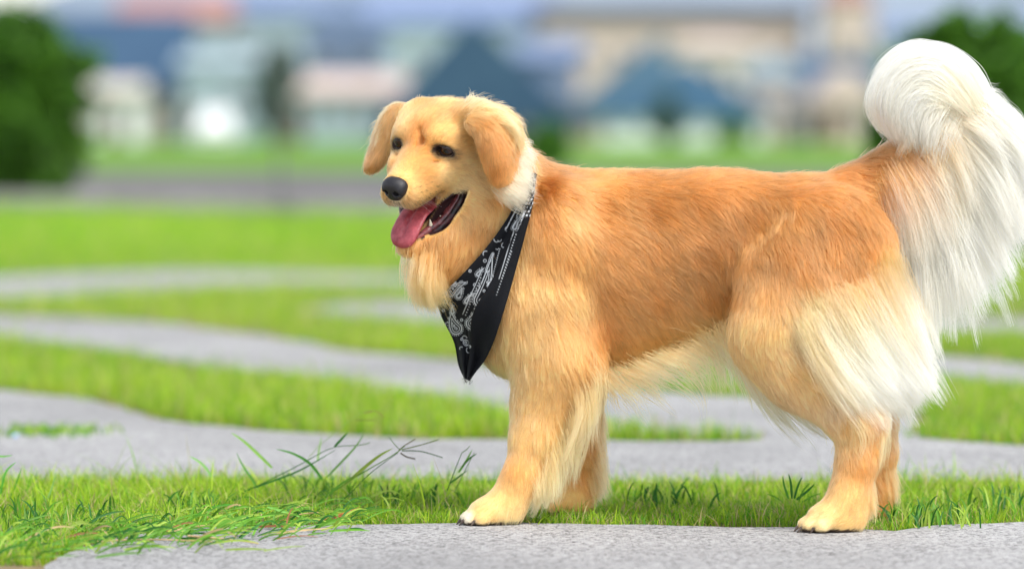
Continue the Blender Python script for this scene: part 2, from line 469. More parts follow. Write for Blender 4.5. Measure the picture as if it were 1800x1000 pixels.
# px, py, direction right/down in the photo, length px, lift, colour
BG = [(760,440,.12,1,52,.16,'G'),(745,510,.25,1,56,.18,'L'),(800,380,.0,1,44,.3,'G'),(800,470,-.1,1,38,.22,'G'),(830,440,-.15,1,32,.2,'G'),(845,400,-.05,1,40,.22,'G'),(880,375,.0,1,30,.2,'L'),
 (870,330,.5,1,44,.25,'G'),(900,440,.3,1,40,.2,'L'),(935,325,.6,.9,30,.3,'B'),(960,330,.5,.9,26,.3,'D'),(965,380,.35,1,28,.25,'O'),(955,440,.2,1,32,.2,'G'),
 (945,510,.12,1,34,.2,'L'),(935,590,.1,1,34,.2,'L'),(880,600,.1,1,40,.25,'L'),(860,660,.25,1,30,.25,'C'),(900,690,.3,1,24,.2,'L'),
 (1000,340,.75,.6,28,.2,'O'),(1003,380,.6,.9,30,.22,'L'),(1010,440,.5,1,32,.2,'G'),(1010,520,.35,1,34,.2,'L'),(1000,600,.2,1,34,.2,'L'),(1040,640,.4,1,40,.3,'G'),
 (1050,310,1,.25,26,.15,'G'),(1060,360,.9,.6,30,.25,'O'),(1080,430,.9,.85,32,.12,'O'),(1070,510,.75,1,32,.12,'O'),(1060,580,.55,1,34,.15,'O'),(1070,640,.5,1,40,.25,'G'),
 (1130,315,1,.3,28,.15,'O'),(1150,370,1,.6,30,.12,'B'),(1160,440,.95,.9,34,.12,'O'),(1150,520,.75,1,34,.12,'O'),(1140,590,.6,1,38,.15,'G'),(1150,630,.8,.9,44,.25,'L'),
 (1220,305,1,.35,28,.15,'O'),(1230,360,.85,.8,32,.12,'B'),(1240,440,.65,1,34,.12,'B'),(1240,520,.55,1,36,.12,'O'),(1230,580,.8,.8,44,.2,'L'),
 (1310,305,1,.4,30,.15,'O'),(1310,370,.65,1,34,.14,'B'),(1300,440,.4,1,34,.12,'B'),(1285,510,.3,1,34,.12,'B'),(1290,560,.2,1,40,.2,'L'),  # rear flank: its shade is put into the deeper coat colour
 (1390,320,.9,.5,32,.18,'O'),(1390,380,.6,1,36,.16,'O'),(1370,440,.4,1,34,.14,'B'),(1340,500,.1,1,36,.2,'G'),(1310,560,.0,1,36,.2,'L'),(1315,620,.3,1,34,.2,'L'),
 (1450,330,.8,.6,34,.28,'O'),(1460,380,.6,.9,34,.25,'B'),(1450,430,.3,1,34,.18,'O'),(1400,470,.3,1,36,.2,'O'),(1410,520,.3,1,38,.2,'C'),(1400,570,.4,1,42,.2,'C'),(1350,555,.2,1,38,.2,'L'),(1440,560,.4,1,42,.2,'W'),(1390,640,.7,.8,36,.2,'L'),(1430,600,.6,.9,40,.2,'C'),
 (1500,360,.45,1,36,.3,'B'),(1510,420,.3,1,36,.2,'O'),(1490,470,.2,1,38,.18,'O'),(1500,510,.2,1,38,.2,'L'),(1480,550,.4,1,44,.2,'C'),(1470,610,.8,.7,46,.2,'W'),(1425,665,.8,.8,32,.2,'L'),(1500,650,.8,.5,44,.2,'S'),(1460,645,.8,.7,42,.2,'W'),(1520,610,.6,.8,46,.2,'S'),
 (1550,440,.2,1,40,.2,'L'),(1555,520,.15,1,46,.22,'C'),(1540,600,.6,.9,50,.22,'W'),(1530,680,.8,.6,44,.25,'W'),
 (1480,740,.3,1,26,.3,'L'),(1520,760,.4,1,30,.3,'G'),(1500,810,.1,1,22,.2,'G'),(1485,860,-.1,1,16,.2,'L'),(1560,830,.3,1,30,.2,'G'),(1480,900,-.7,.5,14,.2,'L'),(1430,915,-1,.4,9,.2,'C'),
 (1545,890,.1,1,22,.2,'G'),(1510,915,.2,1,16,.3,'L'),
 (950,700,.05,1,26,.18,'L'),(915,760,.0,1,20,.15,'L'),(900,820,.0,1,16,.15,'G'),(885,870,-.15,1,14,.18,'L'),(960,760,.25,1,34,.25,'L'),(860,900,-.7,.5,13,.2,'L'),(818,905,-1,.35,8,.18,'W'),(845,895,-.9,.45,9,.15,'L'),(895,910,.1,.8,16,.2,'C'),
 (1035,700,.3,1,34,.22,'L'),(1045,780,.3,1,32,.22,'G'),(1035,850,.2,1,24,.2,'G'),(1010,890,-.3,.8,14,.2,'L'),
 (1540,310,.9,.1,34,.35,'B'),(1520,345,.8,.7,38,.35,'B'),(1585,265,.9,-.2,34,.3,'B'),(1580,310,.9,.5,44,.3,'G'),(1560,370,.4,1,40,.25,'O'),
 (1620,240,.6,-.6,30,.25,'L'),(1650,200,.6,-.6,34,.25,'W'),(1600,130,-.9,.3,30,.2,'S'),(1570,180,.1,1,30,.2,'C'),(1650,110,-.9,-.3,34,.2,'S'),(1610,200,.3,.8,44,.3,'C'),(1690,150,-.2,-1,50,.3,'S')]
# head guides: lateral, forward, up (cm), direction, length cm, lift, colour ; mirrored
HG = [(0,5,-1.8,0,-1,.3,.7,.18,'G'),(0,2.6,-.8,0,-.9,.5,.8,.15,'O'),(0,1,.3,0,-.8,.6,.9,.15,'O'),(1.8,3,-2,.5,-.9,.1,.8,.15,'G'),(0,-2,4.6,0,-1,.4,1.4,.12,'G'),(0,-7,6.3,0,-1,-.2,2.2,.15,'L'),(3,-5,5.6,.3,-1,.1,2.2,.15,'G'),
 (2.6,5,-4,.25,-1,-.25,.8,.15,'G'),(2.6,6.5,-6,.2,-.7,-.7,.7,.2,'L'),(2.3,7.8,-5.2,.4,-.8,-.4,.6,.2,'L'),(2.6,6.6,-7.4,.2,-.5,-.8,.7,.3,'K'),(2.0,8.4,-6.4,.2,-.5,-.8,.6,.3,'K'),(3.4,4,-7.2,.2,-.7,-.7,.8,.25,'L'),(6.2,.2,-5.6,.2,-.9,-.2,1.2,.15,'C'),(5.6,1.0,-3.8,.2,-.95,-.2,1.0,.12,'C'),(0,9,-6.5,0,-.1,-1,.6,.25,'S'),(3.4,2,-6.6,.2,-.9,-.5,1.0,.18,'L'),(4.3,0,-5,.25,-.95,-.35,1.2,.15,'L'),
 (5.2,0,-2.6,.2,-.9,-.4,1.3,.12,'L'),(6.2,-2,-2.5,.2,-.9,-.45,1.8,.12,'C'),(6.6,-5,-4,.2,-.7,-.8,2.8,.2,'L'),(5.0,-3,-7.4,.2,-.8,-.6,2.2,.2,'L'),(3.2,-.6,2.2,.5,-.6,.6,1.0,.15,'L'),(5.4,-1,1.6,.5,-.9,.2,1.3,.12,'L'),
 (6.4,-5,2.6,.3,-1,-.1,2.0,.15,'L'),(2.9,1.2,-.4,.5,-.7,.3,.7,.15,'G'),(4.2,0,-13,.2,-.6,-.8,1.8,.2,'L'),(1.5,6.6,-16,0,-.6,-.8,1.0,.25,'L'),(0,-2,-14,0,-.3,-1,4.0,.25,'G'),(4.6,-4,-12,.1,-.5,-.9,3.2,.25,'G'),
 (1.0,-1.0,2.6,.1,-.5,.9,1.1,.12,'O'),(2.0,8.0,-3.2,.5,-.85,.1,.6,.2,'L')]
# ear and ruff guides: px, py, Y, direction, length px, lift, colour
EG = [(836,190,-.08,.6,.3,30,.3,'L'),(835,178,-.03,-.1,-.6,30,.5,'C'),(862,205,-.11,.7,.7,30,.22,'G'),(845,220,-.11,.4,.9,26,.2,'O'),(872,235,-.13,.4,.9,26,.2,'O'),(885,215,-.08,.9,.5,36,.35,'L'),(905,240,-.03,.8,.6,34,.35,'L'),(908,270,-.03,.7,.8,34,.35,'G'),
 (850,245,-.12,.15,1,24,.15,'B'),(866,262,-.135,.15,1,24,.15,'O'),(880,290,-.13,.1,1,24,.15,'B'),(884,318,-.11,.05,1,20,.2,'O'),(900,280,-.08,.15,1,28,.2,'O'),(896,300,-.085,.1,1,24,.2,'G'),
 (700,200,.05,-.6,.7,26,.2,'G'),(688,225,.06,-.4,1,26,.2,'G'),(672,250,.08,-.45,1,28,.2,'O'),(656,290,.08,-.5,1,24,.2,'O'),(676,205,.1,-.8,.4,30,.3,'L'),(664,250,.1,-.6,.8,26,.3,'L')]
def unit(a): return a / (np.linalg.norm(a, axis=-1, keepdims=True) + 1e-9)
def img_dir(dx, dy, rise=0.0): return unit(np.array([dx, rise, -dy], float))
gB = np.array([(*P(a[0], a[1], 0), *img_dir(a[2], a[3]), a[4] * PX, a[5], *PAL[a[6]]) for a in BG])
hg = []
for a in HG:
    for s in ((1, -1) if a[0] else (1,)):
        hg.append((*H(a[0] * s, a[1], a[2]), *(HR @ unit(np.array([a[3] * s, a[4], a[5]], float))), a[6] * cm, a[7], *PAL[a[8]]))
for a in EG: hg.append((*P(a[0], a[1], a[2]), *img_dir(a[3], a[4]), a[5] * PX, a[6], *PAL[a[7]]))
gH = np.array(hg)
def idw(Q, Gd, w, p=4):
    out = np.zeros((len(Q), Gd.shape[1] - 3))
    for i in range(0, len(Q), 60000):
        q = Q[i:i + 60000]
        d2 = (((q[:, None, :] - Gd[None, :, :3]) * w) ** 2).sum(2) + 1e-5
        ww = d2 ** (-p / 2); ww /= ww.sum(1, keepdims=True)
        out[i:i + 60000] = ww @ Gd[:, 3:]
    return out
def sstep(a, b, x):
    t = np.clip((x - a) / (b - a), 0, 1); return t * t * (3 - 2 * t)
def to_px(Q):
    x, y, z = Q[:, 0], Q[:, 1] + 8, Q[:, 2] - CAM_H
    d = y * CT - z * ST; v = y * ST + z * CT
    return 900 + FPX * x / d, 500 - FPX * v / d
def head_mask(Q):
    h = to_head(Q)
    m = 1 - sstep(9.5, 13.5, np.sqrt(h[:, 0] ** 2 + (h[:, 1] + 1.5) ** 2 + ((h[:, 2] + 3.5) * .92) ** 2))
    px, py = to_px(Q)
    near = (px > 815) & (px < 925) & (py > 165) & (py < 345) & (Q[:, 1] < -.035 + (px > 865) * .05)
    far = (px < 722) & (py < 312)
    return np.maximum(m, np.maximum(near, far) * 1.0)
def seg3(h, a, b):
    a = np.array(a, float); b = np.array(b, float); ab = b - a
    t = np.clip(((h - a) @ ab) / (ab @ ab), 0, 1)
    return np.linalg.norm((h - a - t[:, None] * ab) * np.array([1, .25, 1]), axis=1)
def coat(Q):
    m = head_mask(Q)[:, None]
    b = idw(Q, gB, np.array([1, 0, 1.0])); h = idw(Q, gH, np.array([1, 1, 1.0]))
    o = b * (1 - m) + h * m
    bc_ = idw(Q, gB, np.array([1, 0, 1.0]), 2.6); o[:, 5:8] = bc_[:, 5:8] * (1 - m) + h[:, 5:8] * m
    o[:, 0:3] = unit(o[:, 0:3])
    hh = to_head(Q); e = (1 - sstep(1.0, 1.45, eye_d(hh))) * (m[:, 0] > .5)      # dark pigment round the eyes
    xi = 4.75 - np.abs(hh[:, 0]); inner = (1 - sstep(.5, 1.0, np.hypot((xi - 1.5) / .7, (hh[:, 2] - .35) / .45))) * (m[:, 0] > .5) * (hh[:, 1] > -1)
    e = np.clip(e * .85 + inner * .55, 0, .95)[:, None]
    o[:, 5:8] = o[:, 5:8] * (1 - e) + np.array([.05, .03, .03]) * e
    f1 = np.clip(1 - np.abs(seg3(hh, (.2, .5, 3.2), (.9, 1.0, 1.6))) / .35, 0, 1) + np.clip(1 - np.abs(seg3(hh, (.9, 1.0, 1.6), (-.3, 3.0, -.3))) / .35, 0, 1)
    f1 = (np.clip(f1, 0, 1) * .02 * (m[:, 0] > .5))[:, None]
    o[:, 5:8] = o[:, 5:8] * (1 - f1) + PAL['D'] * f1
    return o                                                            # dir3, len, lift, col3
def value_noise(Q, f, seed=0):
    r = np.random.default_rng(seed); T = r.random((32, 32, 32))
    q = Q * f; i = np.floor(q).astype(int); t = q - i; t = t * t * (3 - 2 * t); o = 0
    for a in (0, 1):
        for b in (0, 1):
            for c_ in (0, 1):
                w = np.where(a, t[:, 0], 1 - t[:, 0]) * np.where(b, t[:, 1], 1 - t[:, 1]) * np.where(c_, t[:, 2], 1 - t[:, 2])
                o = o + w * T[(i[:, 0] + a) % 32, (i[:, 1] + b) % 32, (i[:, 2] + c_) % 32]
    return o
# places without hair: eyes, nose, inside of the mouth
def cap_d(h, a, b, ra, rb):
    a = np.array(a, float); b = np.array(b, float); ab = b - a
    t = np.clip(((h - a) @ ab) / (ab @ ab), 0, 1)
    return np.linalg.norm(h - a - t[:, None] * ab, axis=1) - (ra + (rb - ra) * t)
def mouth_d(h):
    hh = h.copy(); hh[:, 0] = np.abs(hh[:, 0])
    return np.minimum.reduce([cap_d(hh, (7.2, -1.4, -7.6), (5.9, .0, -9.2), .45, 1.35), cap_d(hh, (5.9, .0, -9.2), (4.0, 3.4, -10.9), 1.35, 2.35),
                              cap_d(hh, (4.0, 3.4, -10.9), (1.8, 8.8, -11.6), 2.35, 2.5), cap_d(h, (0, -3.0, -9.4), (0, 9.5, -11.3), 1.6, 2.6)])
def eye_d(h):
    x = np.abs(h[:, 0]) - 4.75; z = h[:, 2] - .02 + .30 * x
    return np.sqrt((x / 1.58) ** 2 + (z / 1.08) ** 2) + (h[:, 1] < -2.5) * 9 + (np.abs(x) > 3) * 9
def nose_d(h): return np.sqrt((h[:, 0] / 2.3) ** 2 + ((h[:, 1] - 9.0) / 1.6) ** 2 + ((h[:, 2] + 4.0) / 2.0) ** 2)
# ---- body mesh colours (skin and undercoat)
def skin_colour(V):
    o = coat(V); colr = o[:, 5:8] * .9
    h = to_head(V)
    md = mouth_d(h); inside = sstep(.35, .1, md)[:, None] if False else (1 - sstep(.12, .5, md))[:, None]
    inside = inside * (head_mask(V) > .3)[:, None]
    mouthc = np.array([.035, .012, .014])
    colr = colr * (1 - inside) + mouthc * inside
    e = (1 - sstep(1.0, 1.35, eye_d(h)))[:, None]
    colr = colr * (1 - e) + np.array([.025, .016, .014]) * e
    n = (1 - sstep(.9, 1.1, nose_d(h)))[:, None]
    colr = colr * (1 - n) + np.array([.02, .016, .018]) * n
    pz = ((V[:, 2] < .013) & (V[:, 2] > -.01))[:, None]
    colr = np.where(pz, np.array([.06, .04, .03]), colr)
    return colr
m_skin = attr_mat('skin', rough=.75, spec=.2, noise=.12, nscale=60)
DOG = empty('dog', (0, 0, 0))
tag(DOG, 'golden retriever standing on the turf, mouth open, tongue out, feathery cream tail raised', 'dog')
body = obj_np('body', BV, BF, m_skin, DOG, vcol=skin_colour(BV))
def hair_material(name, rough=.35, rrough=.45, mel=None, direct=True):
    m = bpy.data.materials.new(name); m.use_nodes = True
    nt = m.node_tree; nt.nodes.clear(); out = nt.nodes.new('ShaderNodeOutputMaterial')
    a = nd(nt, 'ShaderNodeAttribute', attribute_name='col')
    hb = nt.nodes.new('ShaderNodeBsdfHairPrincipled'); hb.model = 'CHIANG'; hb.parametrization = 'COLOR'
    hb.inputs['Roughness'].default_value = rough; hb.inputs['Radial Roughness'].default_value = rrough
    hb.inputs['Coat'].default_value = 0.0; hb.inputs['IOR'].default_value = 1.45
    hb.inputs['Random Roughness'].default_value = .1
    nt.links.new(a.outputs['Color'], hb.inputs['Color'])
    df = nt.nodes.new('ShaderNodeBsdfDiffuse'); nt.links.new(a.outputs['Color'], df.inputs['Color'])
    mx = nt.nodes.new('ShaderNodeMixShader'); mx.inputs[0].default_value = .30
    nt.links.new(hb.outputs[0], mx.inputs[1]); nt.links.new(df.outputs[0], mx.inputs[2])
    nt.links.new(mx.outputs[0], out.inputs[0])
    return m
m_hair = hair_material('coat_hair')
def curves_obj(name, pts, rad, col, parent, mat):
    """pts (n,k,3), rad (n,k), col (n,k,3)"""
    n, k, _ = pts.shape
    cv = bpy.data.hair_curves.new(name); cv.add_curves([k] * n)
    cv.attributes['position'].data.foreach_set('vector', np.ascontiguousarray(pts, np.float32).ravel())
    ra = cv.attributes.new('radius', 'FLOAT', 'POINT'); ra.data.foreach_set('value', np.ascontiguousarray(rad, np.float32).ravel())
    ca = cv.attributes.new('col', 'FLOAT_COLOR', 'POINT'); c4 = np.ones((n, k, 4), np.float32); c4[..., :3] = col
    ca.data.foreach_set('color', c4.ravel())
    cv.materials.append(mat)
    o = bpy.data.objects.new(name, cv); link(o, parent)
    return o
def sample_surface(V, F, n, weight):
    tri = np.concatenate([F[:, [0, 1, 2]], F[:, [0, 2, 3]]])
    a, b, c_ = V[tri[:, 0]], V[tri[:, 1]], V[tri[:, 2]]
    cr = np.cross(b - a, c_ - a); area = np.linalg.norm(cr, axis=1) * .5
    cen = (a + b + c_) / 3
    w = area * weight(cen, unit(cr)); w /= w.sum()
    t = rng.choice(len(tri), n, p=w)
    u = rng.random((n, 2)); f = u.sum(1) > 1; u[f] = 1 - u[f]
    return a[t] + (b[t] - a[t]) * u[:, :1] + (c_[t] - a[t]) * u[:, 1:]
def clumps(root, spacing_idx):
    tree = kdtree.KDTree(len(spacing_idx))
    for j, i in enumerate(spacing_idx): tree.insert(root[i], j)
    tree.balance()
    return np.array([tree.find(r)[1] for r in root])
def groom(n, weight, K=7, clump_div=28, radius=.00042, name='fur', seedv=0, kclump=.55):
    R = sample_surface(BV, BF, n, weight)
    N = DF.grad(R)
    h = to_head(R)
    hm_ = head_mask(R) > .3
    bad = hm_ & ((eye_d(h) < 1.04) | (nose_d(h) < 1.05) | (mouth_d(h) < .42)) | (R[:, 2] < .015)
    pxr, pyr = to_px(R)
    bad |= in_poly(np.stack([pxr, pyr], 1), BAN_POLY) & (R[:, 1] < .05) & (rng.random(len(R)) < .93)
    R, N, h = R[~bad], N[~bad], h[~bad]
    o = coat(R); n = len(R)
    t = o[:, 0:3]
    # slow wander of the lie of the coat
    w1 = value_noise(R, 22, 3) - .5; w2 = value_noise(R, 60, 5) - .5
    ang = (w1 * .7 + w2 * .5) + rng.normal(0, .10, n)
    t = unit(t - N * (t * N).sum(1, keepdims=True))
    b = np.cross(N, t)
    t = t * np.cos(ang)[:, None] + b * np.sin(ang)[:, None]
    L = o[:, 3] * rng.uniform(.65, 1.12, n) * (1 + .35 * (value_noise(R, 45, 9) - .5))
    fly = rng.random(n) < .035
    lift = o[:, 4] * rng.uniform(.4, 1.5, n) * np.where(fly, 2.4, 1)
    droop = np.clip((o[:, 3] - .022) / .03, 0, 1) * .8
    pts = np.zeros((n, K, 3)); pts[:, 0] = R - N * .002
    p = R.copy(); d = t.copy()
    for i in range(1, K):
        s = i / (K - 1); step = L / (K - 1)
        dd = d + N * (lift * (1 - s * .8))[:, None] - Uz * (droop * s * .5)[:, None]
        p = p + unit(dd) * step[:, None]
        val = DF.value(p); g = DF.grad(p)
        want = lift * L * (s - .45 * s * s) * .9 + .0006
        push = want - val
        lim = np.where(push > 0, push, push * np.clip(.75 - 12 * np.maximum(o[:, 3] - .035, 0), .15, .75))
        p = p + g * np.clip(lim, -.008, .01)[:, None]
        d = unit(d - g * np.minimum((d * g).sum(1, keepdims=True), 0))
        pts[:, i] = p
        N = g
    # locks
    nc = max(10, n // clump_div)
    ci = rng.choice(n, nc, replace=False)
    cl = clumps(R, ci); src = ci[cl]
    s = np.linspace(0, 1, K)
    kc = (kclump * rng.uniform(.5, 1.2, nc)[cl])[:, None] * np.clip((o[:, 3] / .03), .35, 1.1)[:, None] * (s[None] ** 1.3)
    kc = np.clip(kc, 0, .93) * np.where(fly, .2, 1)[:, None]
    off = pts[src] - pts
    pts = pts + off * kc[:, :, None]
    v = value_noise(R, 14, 21) * .5 + value_noise(R, 50, 22) * .5
    tone = (1.02 + .24 * (rng.random(nc)[cl] - .5) + .30 * (rng.random(n) - .5) + .50 * (v - .5))
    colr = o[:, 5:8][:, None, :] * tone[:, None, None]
    griz = (head_mask(R) > .5) & (h[:, 2] < -5.9) & (h[:, 2] > -9.2) & (h[:, 1] > 1.5) & (rng.random(n) < .42) & (np.abs(h[:, 0]) < 5)
    colr[griz] *= .30
    spot = (head_mask(R) > .5) & (h[:, 1] > 4) & (h[:, 2] < -3.8) & (h[:, 2] > -6.5) & (np.abs(((h[:, 2] * 1.15) % 1) - .5) < .12) & (np.abs(((h[:, 1] * .95 + h[:, 2] * .3) % 1) - .5) < .13)
    colr[spot] *= .25
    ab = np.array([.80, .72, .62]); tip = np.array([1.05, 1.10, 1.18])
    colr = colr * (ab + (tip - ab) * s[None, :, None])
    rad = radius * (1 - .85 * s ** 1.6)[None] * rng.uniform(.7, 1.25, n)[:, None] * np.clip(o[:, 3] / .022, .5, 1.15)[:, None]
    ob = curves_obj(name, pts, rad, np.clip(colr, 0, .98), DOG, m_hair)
    tag(ob, kind='stuff')
    return ob
def w_all(cen, nrm):
    near = np.where(nrm[:, 1] < .15, 1.0, .30)                     # the far flank needs fewer, it is seen edge-on
    hm_ = head_mask(cen)
    return near * (1 + hm_ * 2.6)
groom(int(460000 * FURQ), w_all, name='fur', radius=.00027, clump_div=26, kclump=.5)
# ---- long feathering: families of hand-laid guide hairs, strands interpolated between neighbours
def catmull(G_, K):
    """G_ (g,m,3) control polylines -> (g,K,3)"""
    g, m, _ = G_.shape
    u = np.linspace(0, m - 1, K); i = np.clip(u.astype(int), 0, m - 2); t = (u - i)[None, :, None]
    p0 = G_[:, np.maximum(i - 1, 0)]; p1 = G_[:, i]; p2 = G_[:, i + 1]; p3 = G_[:, np.minimum(i + 2, m - 1)]
    return .5 * ((2 * p1) + (-p0 + p2) * t + (2 * p0 - 5 * p1 + 4 * p2 - p3) * t ** 2 + (-p0 + 3 * p1 - 3 * p2 + p3) * t ** 3)
FEATH = []
def surf_y(px, py):
    hit = .0
    for Y in np.arange(-.26, .10, .004)[::-1]:
        if DF.value(P(px, py, Y)[None])[0] < .006: hit = Y
    return hit
def fan(guides, n, depth, c0, c1, K=10, radius=.00030, lock=26, kl=.55, jit=3.0, curl=2.0, lmin=.6, stick=None, scatter=0.0, grad=.6, blend=.75, edge=0.0):
    """guides: polylines of (px,py,Y) ; depth: half spread along Y in metres ; colours root/tip"""
    if stick is not None:                     # lay the guides on the near side of the coat where there is coat beneath them
        guides = [[(q[0], q[1], min(q[2], surf_y(q[0], q[1]) - stick)) for q in g] for g in guides]
    Gd = np.array([[P(q[0], q[1], q[2]) for q in g] for g in guides])
    g = len(Gd)
    n = int(n * 1.5); m = max(4, int(n / lock * 1.1))
    def make(u, dv, seed_off, k):
        C = catmull(Gd, k)
        i = np.clip(u.astype(int), 0, g - 2); t = (u - i)[:, None, None]
        S = C[i] * (1 - t) + C[i + 1] * t
        S = S + seed_off[:, None, :] * (np.linspace(.5, 1, k) ** 1.0)[None, :, None]
        S[:, :, 1] += dv[:, None]
        return S
    s = np.linspace(0, 1, K)
    # lock centres
    uc = rng.beta(1.25, 1.25, m) * (g - 1.0001); dc = rng.uniform(-1, 1, m) * depth
    oc = rng.normal(0, 1, (m, 3)) * jit * 2.2 * PX
    lc = rng.uniform(lmin, 1.12, m)
    ph = rng.uniform(0, 6.28, m)
    who = rng.integers(0, m, n)
    u = np.abs(uc[who] + rng.normal(0, .30, n)); u = np.clip((g - 1.0001) - np.abs((g - 1.0001) - u), 0, g - 1.0001); dv = np.clip(dc[who] + rng.normal(0, depth * .25, n), -depth * 1.3, depth * 1.3)
    own = make(u, dv, oc[who] + rng.normal(0, 1, (n, 3)) * jit * PX, K)
    cen = make(uc[who], dc[who], oc[who], K)
    kk = np.clip(kl * s ** .9, 0, .95)[None, :, None] * rng.uniform(.75, 1.08, n)[:, None, None]
    S = own + (cen - own) * np.clip(kk, 0, .97)
    # shorten: re-parametrise
    ln = lc[who] * rng.uniform(.78, 1.05, n)
    s0 = rng.random(n) * scatter; ln = np.maximum(ln, s0 + .3)
    x = (s0[:, None] + s[None, :] * (ln - s0)[:, None]) * (K - 1); x = np.clip(x, 0, K - 1.0001); i = x.astype(int); t = (x - i)[..., None]
    r = np.arange(n)[:, None]
    S = S[r, i] * (1 - t) + S[r, np.minimum(i + 1, K - 1)] * t
    # curl and flyaway
    amp = (s ** 1.5)[None, :] * curl * PX
    a = ph[who][:, None] + s[None, :] * 5.0
    S[:, :, 0] += np.cos(a) * amp; S[:, :, 2] += np.sin(a) * amp
    fl = rng.random(n) < .05
    S[fl] += (rng.normal(0, 1, (fl.sum(), 1, 3)) * (s ** 2)[None, :, None]) * 7 * PX
    c0_, c1_ = PAL[c0] if isinstance(c0, str) else c0, PAL[c1] if isinstance(c1, str) else c1
    tone = .99 + .22 * (rng.random(m)[who] - .5) + .22 * (rng.random(n) - .5)
    cr = coat(S[:, 0])[:, 5:8] * blend + c0_ * (1 - blend)          # each hair starts in the colour of the coat it grows from
    gx = sstep(0, grad, s0[:, None] * .6 + s[None, :] * (1 - .6 * s0[:, None]))[..., None]
    if edge: gx = gx * (.12 + .88 * sstep(0, edge, u))[:, None, None]
    colr = (cr[:, None, :] * (1 - gx) + c1_[None, None] * gx) * tone[:, None, None]
    rad = radius * (1 - .88 * s ** 2)[None] * rng.uniform(.7, 1.3, n)[:, None]
    FEATH.append((S, rad * np.ones((n, K)), np.clip(colr, 0, .98)))
Q = FURQ
t0 = YR
# tail plume: falls from the raised tail
fan([[(1655,175,t0),(1700,165,t0),(1735,188,t0),(1752,222,t0)], [(1655,182,t0),(1710,185,t0),(1758,215,t0),(1785,262,t0)], [(1655,190,t0),(1722,205,t0),(1775,250,t0),(1797,315,t0)], [(1650,198,t0),(1722,232,t0),(1778,300,t0),(1800,380,t0)], [(1645,208,t0),(1708,262,t0),(1765,338,t0),(1796,412,t0)],
     [(1636,218,t0),(1695,300,t0),(1745,380,t0),(1780,452,t0)], [(1622,230,t0),(1675,330,t0),(1718,422,t0),(1750,492,t0)],
     [(1608,245,t0),(1652,352,t0),(1690,448,t0),(1716,530,t0)], [(1596,262,t0),(1630,370,t0),(1658,475,t0),(1672,568,t0)], [(1582,285,t0),(1606,390,t0),(1626,490,t0),(1636,592,t0)],
     [(1566,312,t0),(1586,400,t0),(1602,490,t0),(1608,575,t0)]], int(34000*Q), .026, 'L', 'S', K=12, lock=34, jit=9, curl=6.0, lmin=.3, radius=.00034, kl=.78, scatter=.25, grad=.65, blend=.6)
fan([[(1650,180,t0-.03),(1690,190,t0-.035),(1722,215,t0-.03),(1742,250,t0-.03)], [(1640,195,t0-.035),(1675,225,t0-.04),(1705,270,t0-.035),(1728,320,t0-.03)], [(1622,215,t0-.035),(1655,262,t0-.04),(1680,325,t0-.035),(1700,395,t0-.03)], [(1604,240,t0-.03),(1632,300,t0-.035),(1655,370,t0-.03),(1668,445,t0-.03)]],
    int(9000*Q), .010, 'G', 'S', K=12, lock=30, jit=6, curl=3, scatter=.3, grad=1.2, lmin=.35, radius=.00034)
fan([[(1604,258,t0-.025),(1650,305,t0-.03),(1695,380,t0-.025)], [(1590,275,t0-.03),(1630,335,t0-.035),(1665,430,t0-.03)], [(1572,295,t0-.035),(1605,360,t0-.04),(1628,455,t0-.03)],
     [(1556,320,t0-.04),(1580,380,t0-.045),(1596,460,t0-.035)]], int(9000*Q), .012, 'G', 'S', lock=24, jit=8, lmin=.2, scatter=.4, grad=1.1)
fan([[(1540,300,t0-.025),(1570,300,t0-.03),(1598,325,t0-.03)], [(1525,325,t0-.03),(1555,335,t0-.035),(1580,370,t0-.03)], [(1500,345,t0-.045),(1530,370,t0-.05),(1552,420,t0-.045)]], int(3500*Q), .012, 'B', 'G', lock=24, jit=3, lmin=.6)
# wispy curls on the outer edge of the plume
fan([[(1715,190,t0),(1750,190,t0),(1778,215,t0),(1775,255,t0)], [(1725,215,t0),(1765,215,t0),(1792,245,t0),(1780,290,t0)], [(1730,250,t0),(1775,255,t0),(1800,290,t0),(1790,330,t0)]], int(900*Q), .02, 'S', 'S', lock=40, jit=4, curl=4, lmin=.7)
# the curled-over ball of the tail
y1 = t0 - .055
fan([[(1738,212,y1+.03),(1712,148,y1+.02),(1665,100,y1+.02),(1608,92,y1+.02),(1560,122,y1+.02),(1540,172,y1+.02),(1552,215,y1+.03),(1588,240,y1+.03)],
     [(1722,208,y1+.02),(1690,150,y1+.005),(1650,112,y1),(1602,112,y1),(1568,140,y1),(1554,180,y1),(1564,216,y1+.01),(1592,240,y1+.02)],
     [(1705,200,y1+.01),(1672,158,y1-.006),(1638,132,y1-.008),(1604,136,y1-.008),(1580,160,y1-.008),(1570,192,y1-.004),(1578,220,y1+.004),(1598,242,y1+.01)],
     [(1690,195,y1+.005),(1660,170,y1-.01),(1632,154,y1-.012),(1606,160,y1-.012),(1590,180,y1-.01),(1584,204,y1-.006),(1590,226,y1),(1602,244,y1+.01)],
     [(1675,192,y1+.005),(1652,182,y1-.008),(1632,176,y1-.01),(1614,182,y1-.01),(1602,196,y1-.008),(1598,214,y1-.004),(1602,232,y1),(1610,250,y1+.01)],
     [(1668,196,y1+.01),(1650,196,y1-.004),(1636,198,y1-.006),(1624,206,y1-.006),(1616,220,y1-.004),(1614,234,y1),(1616,248,y1),(1620,262,y1+.01)]],
    int(22000*Q), .010, 'W', 'S', K=12, lock=34, jit=4.5, curl=3, lmin=.4, kl=.5, radius=.00036, blend=.1, scatter=.2)
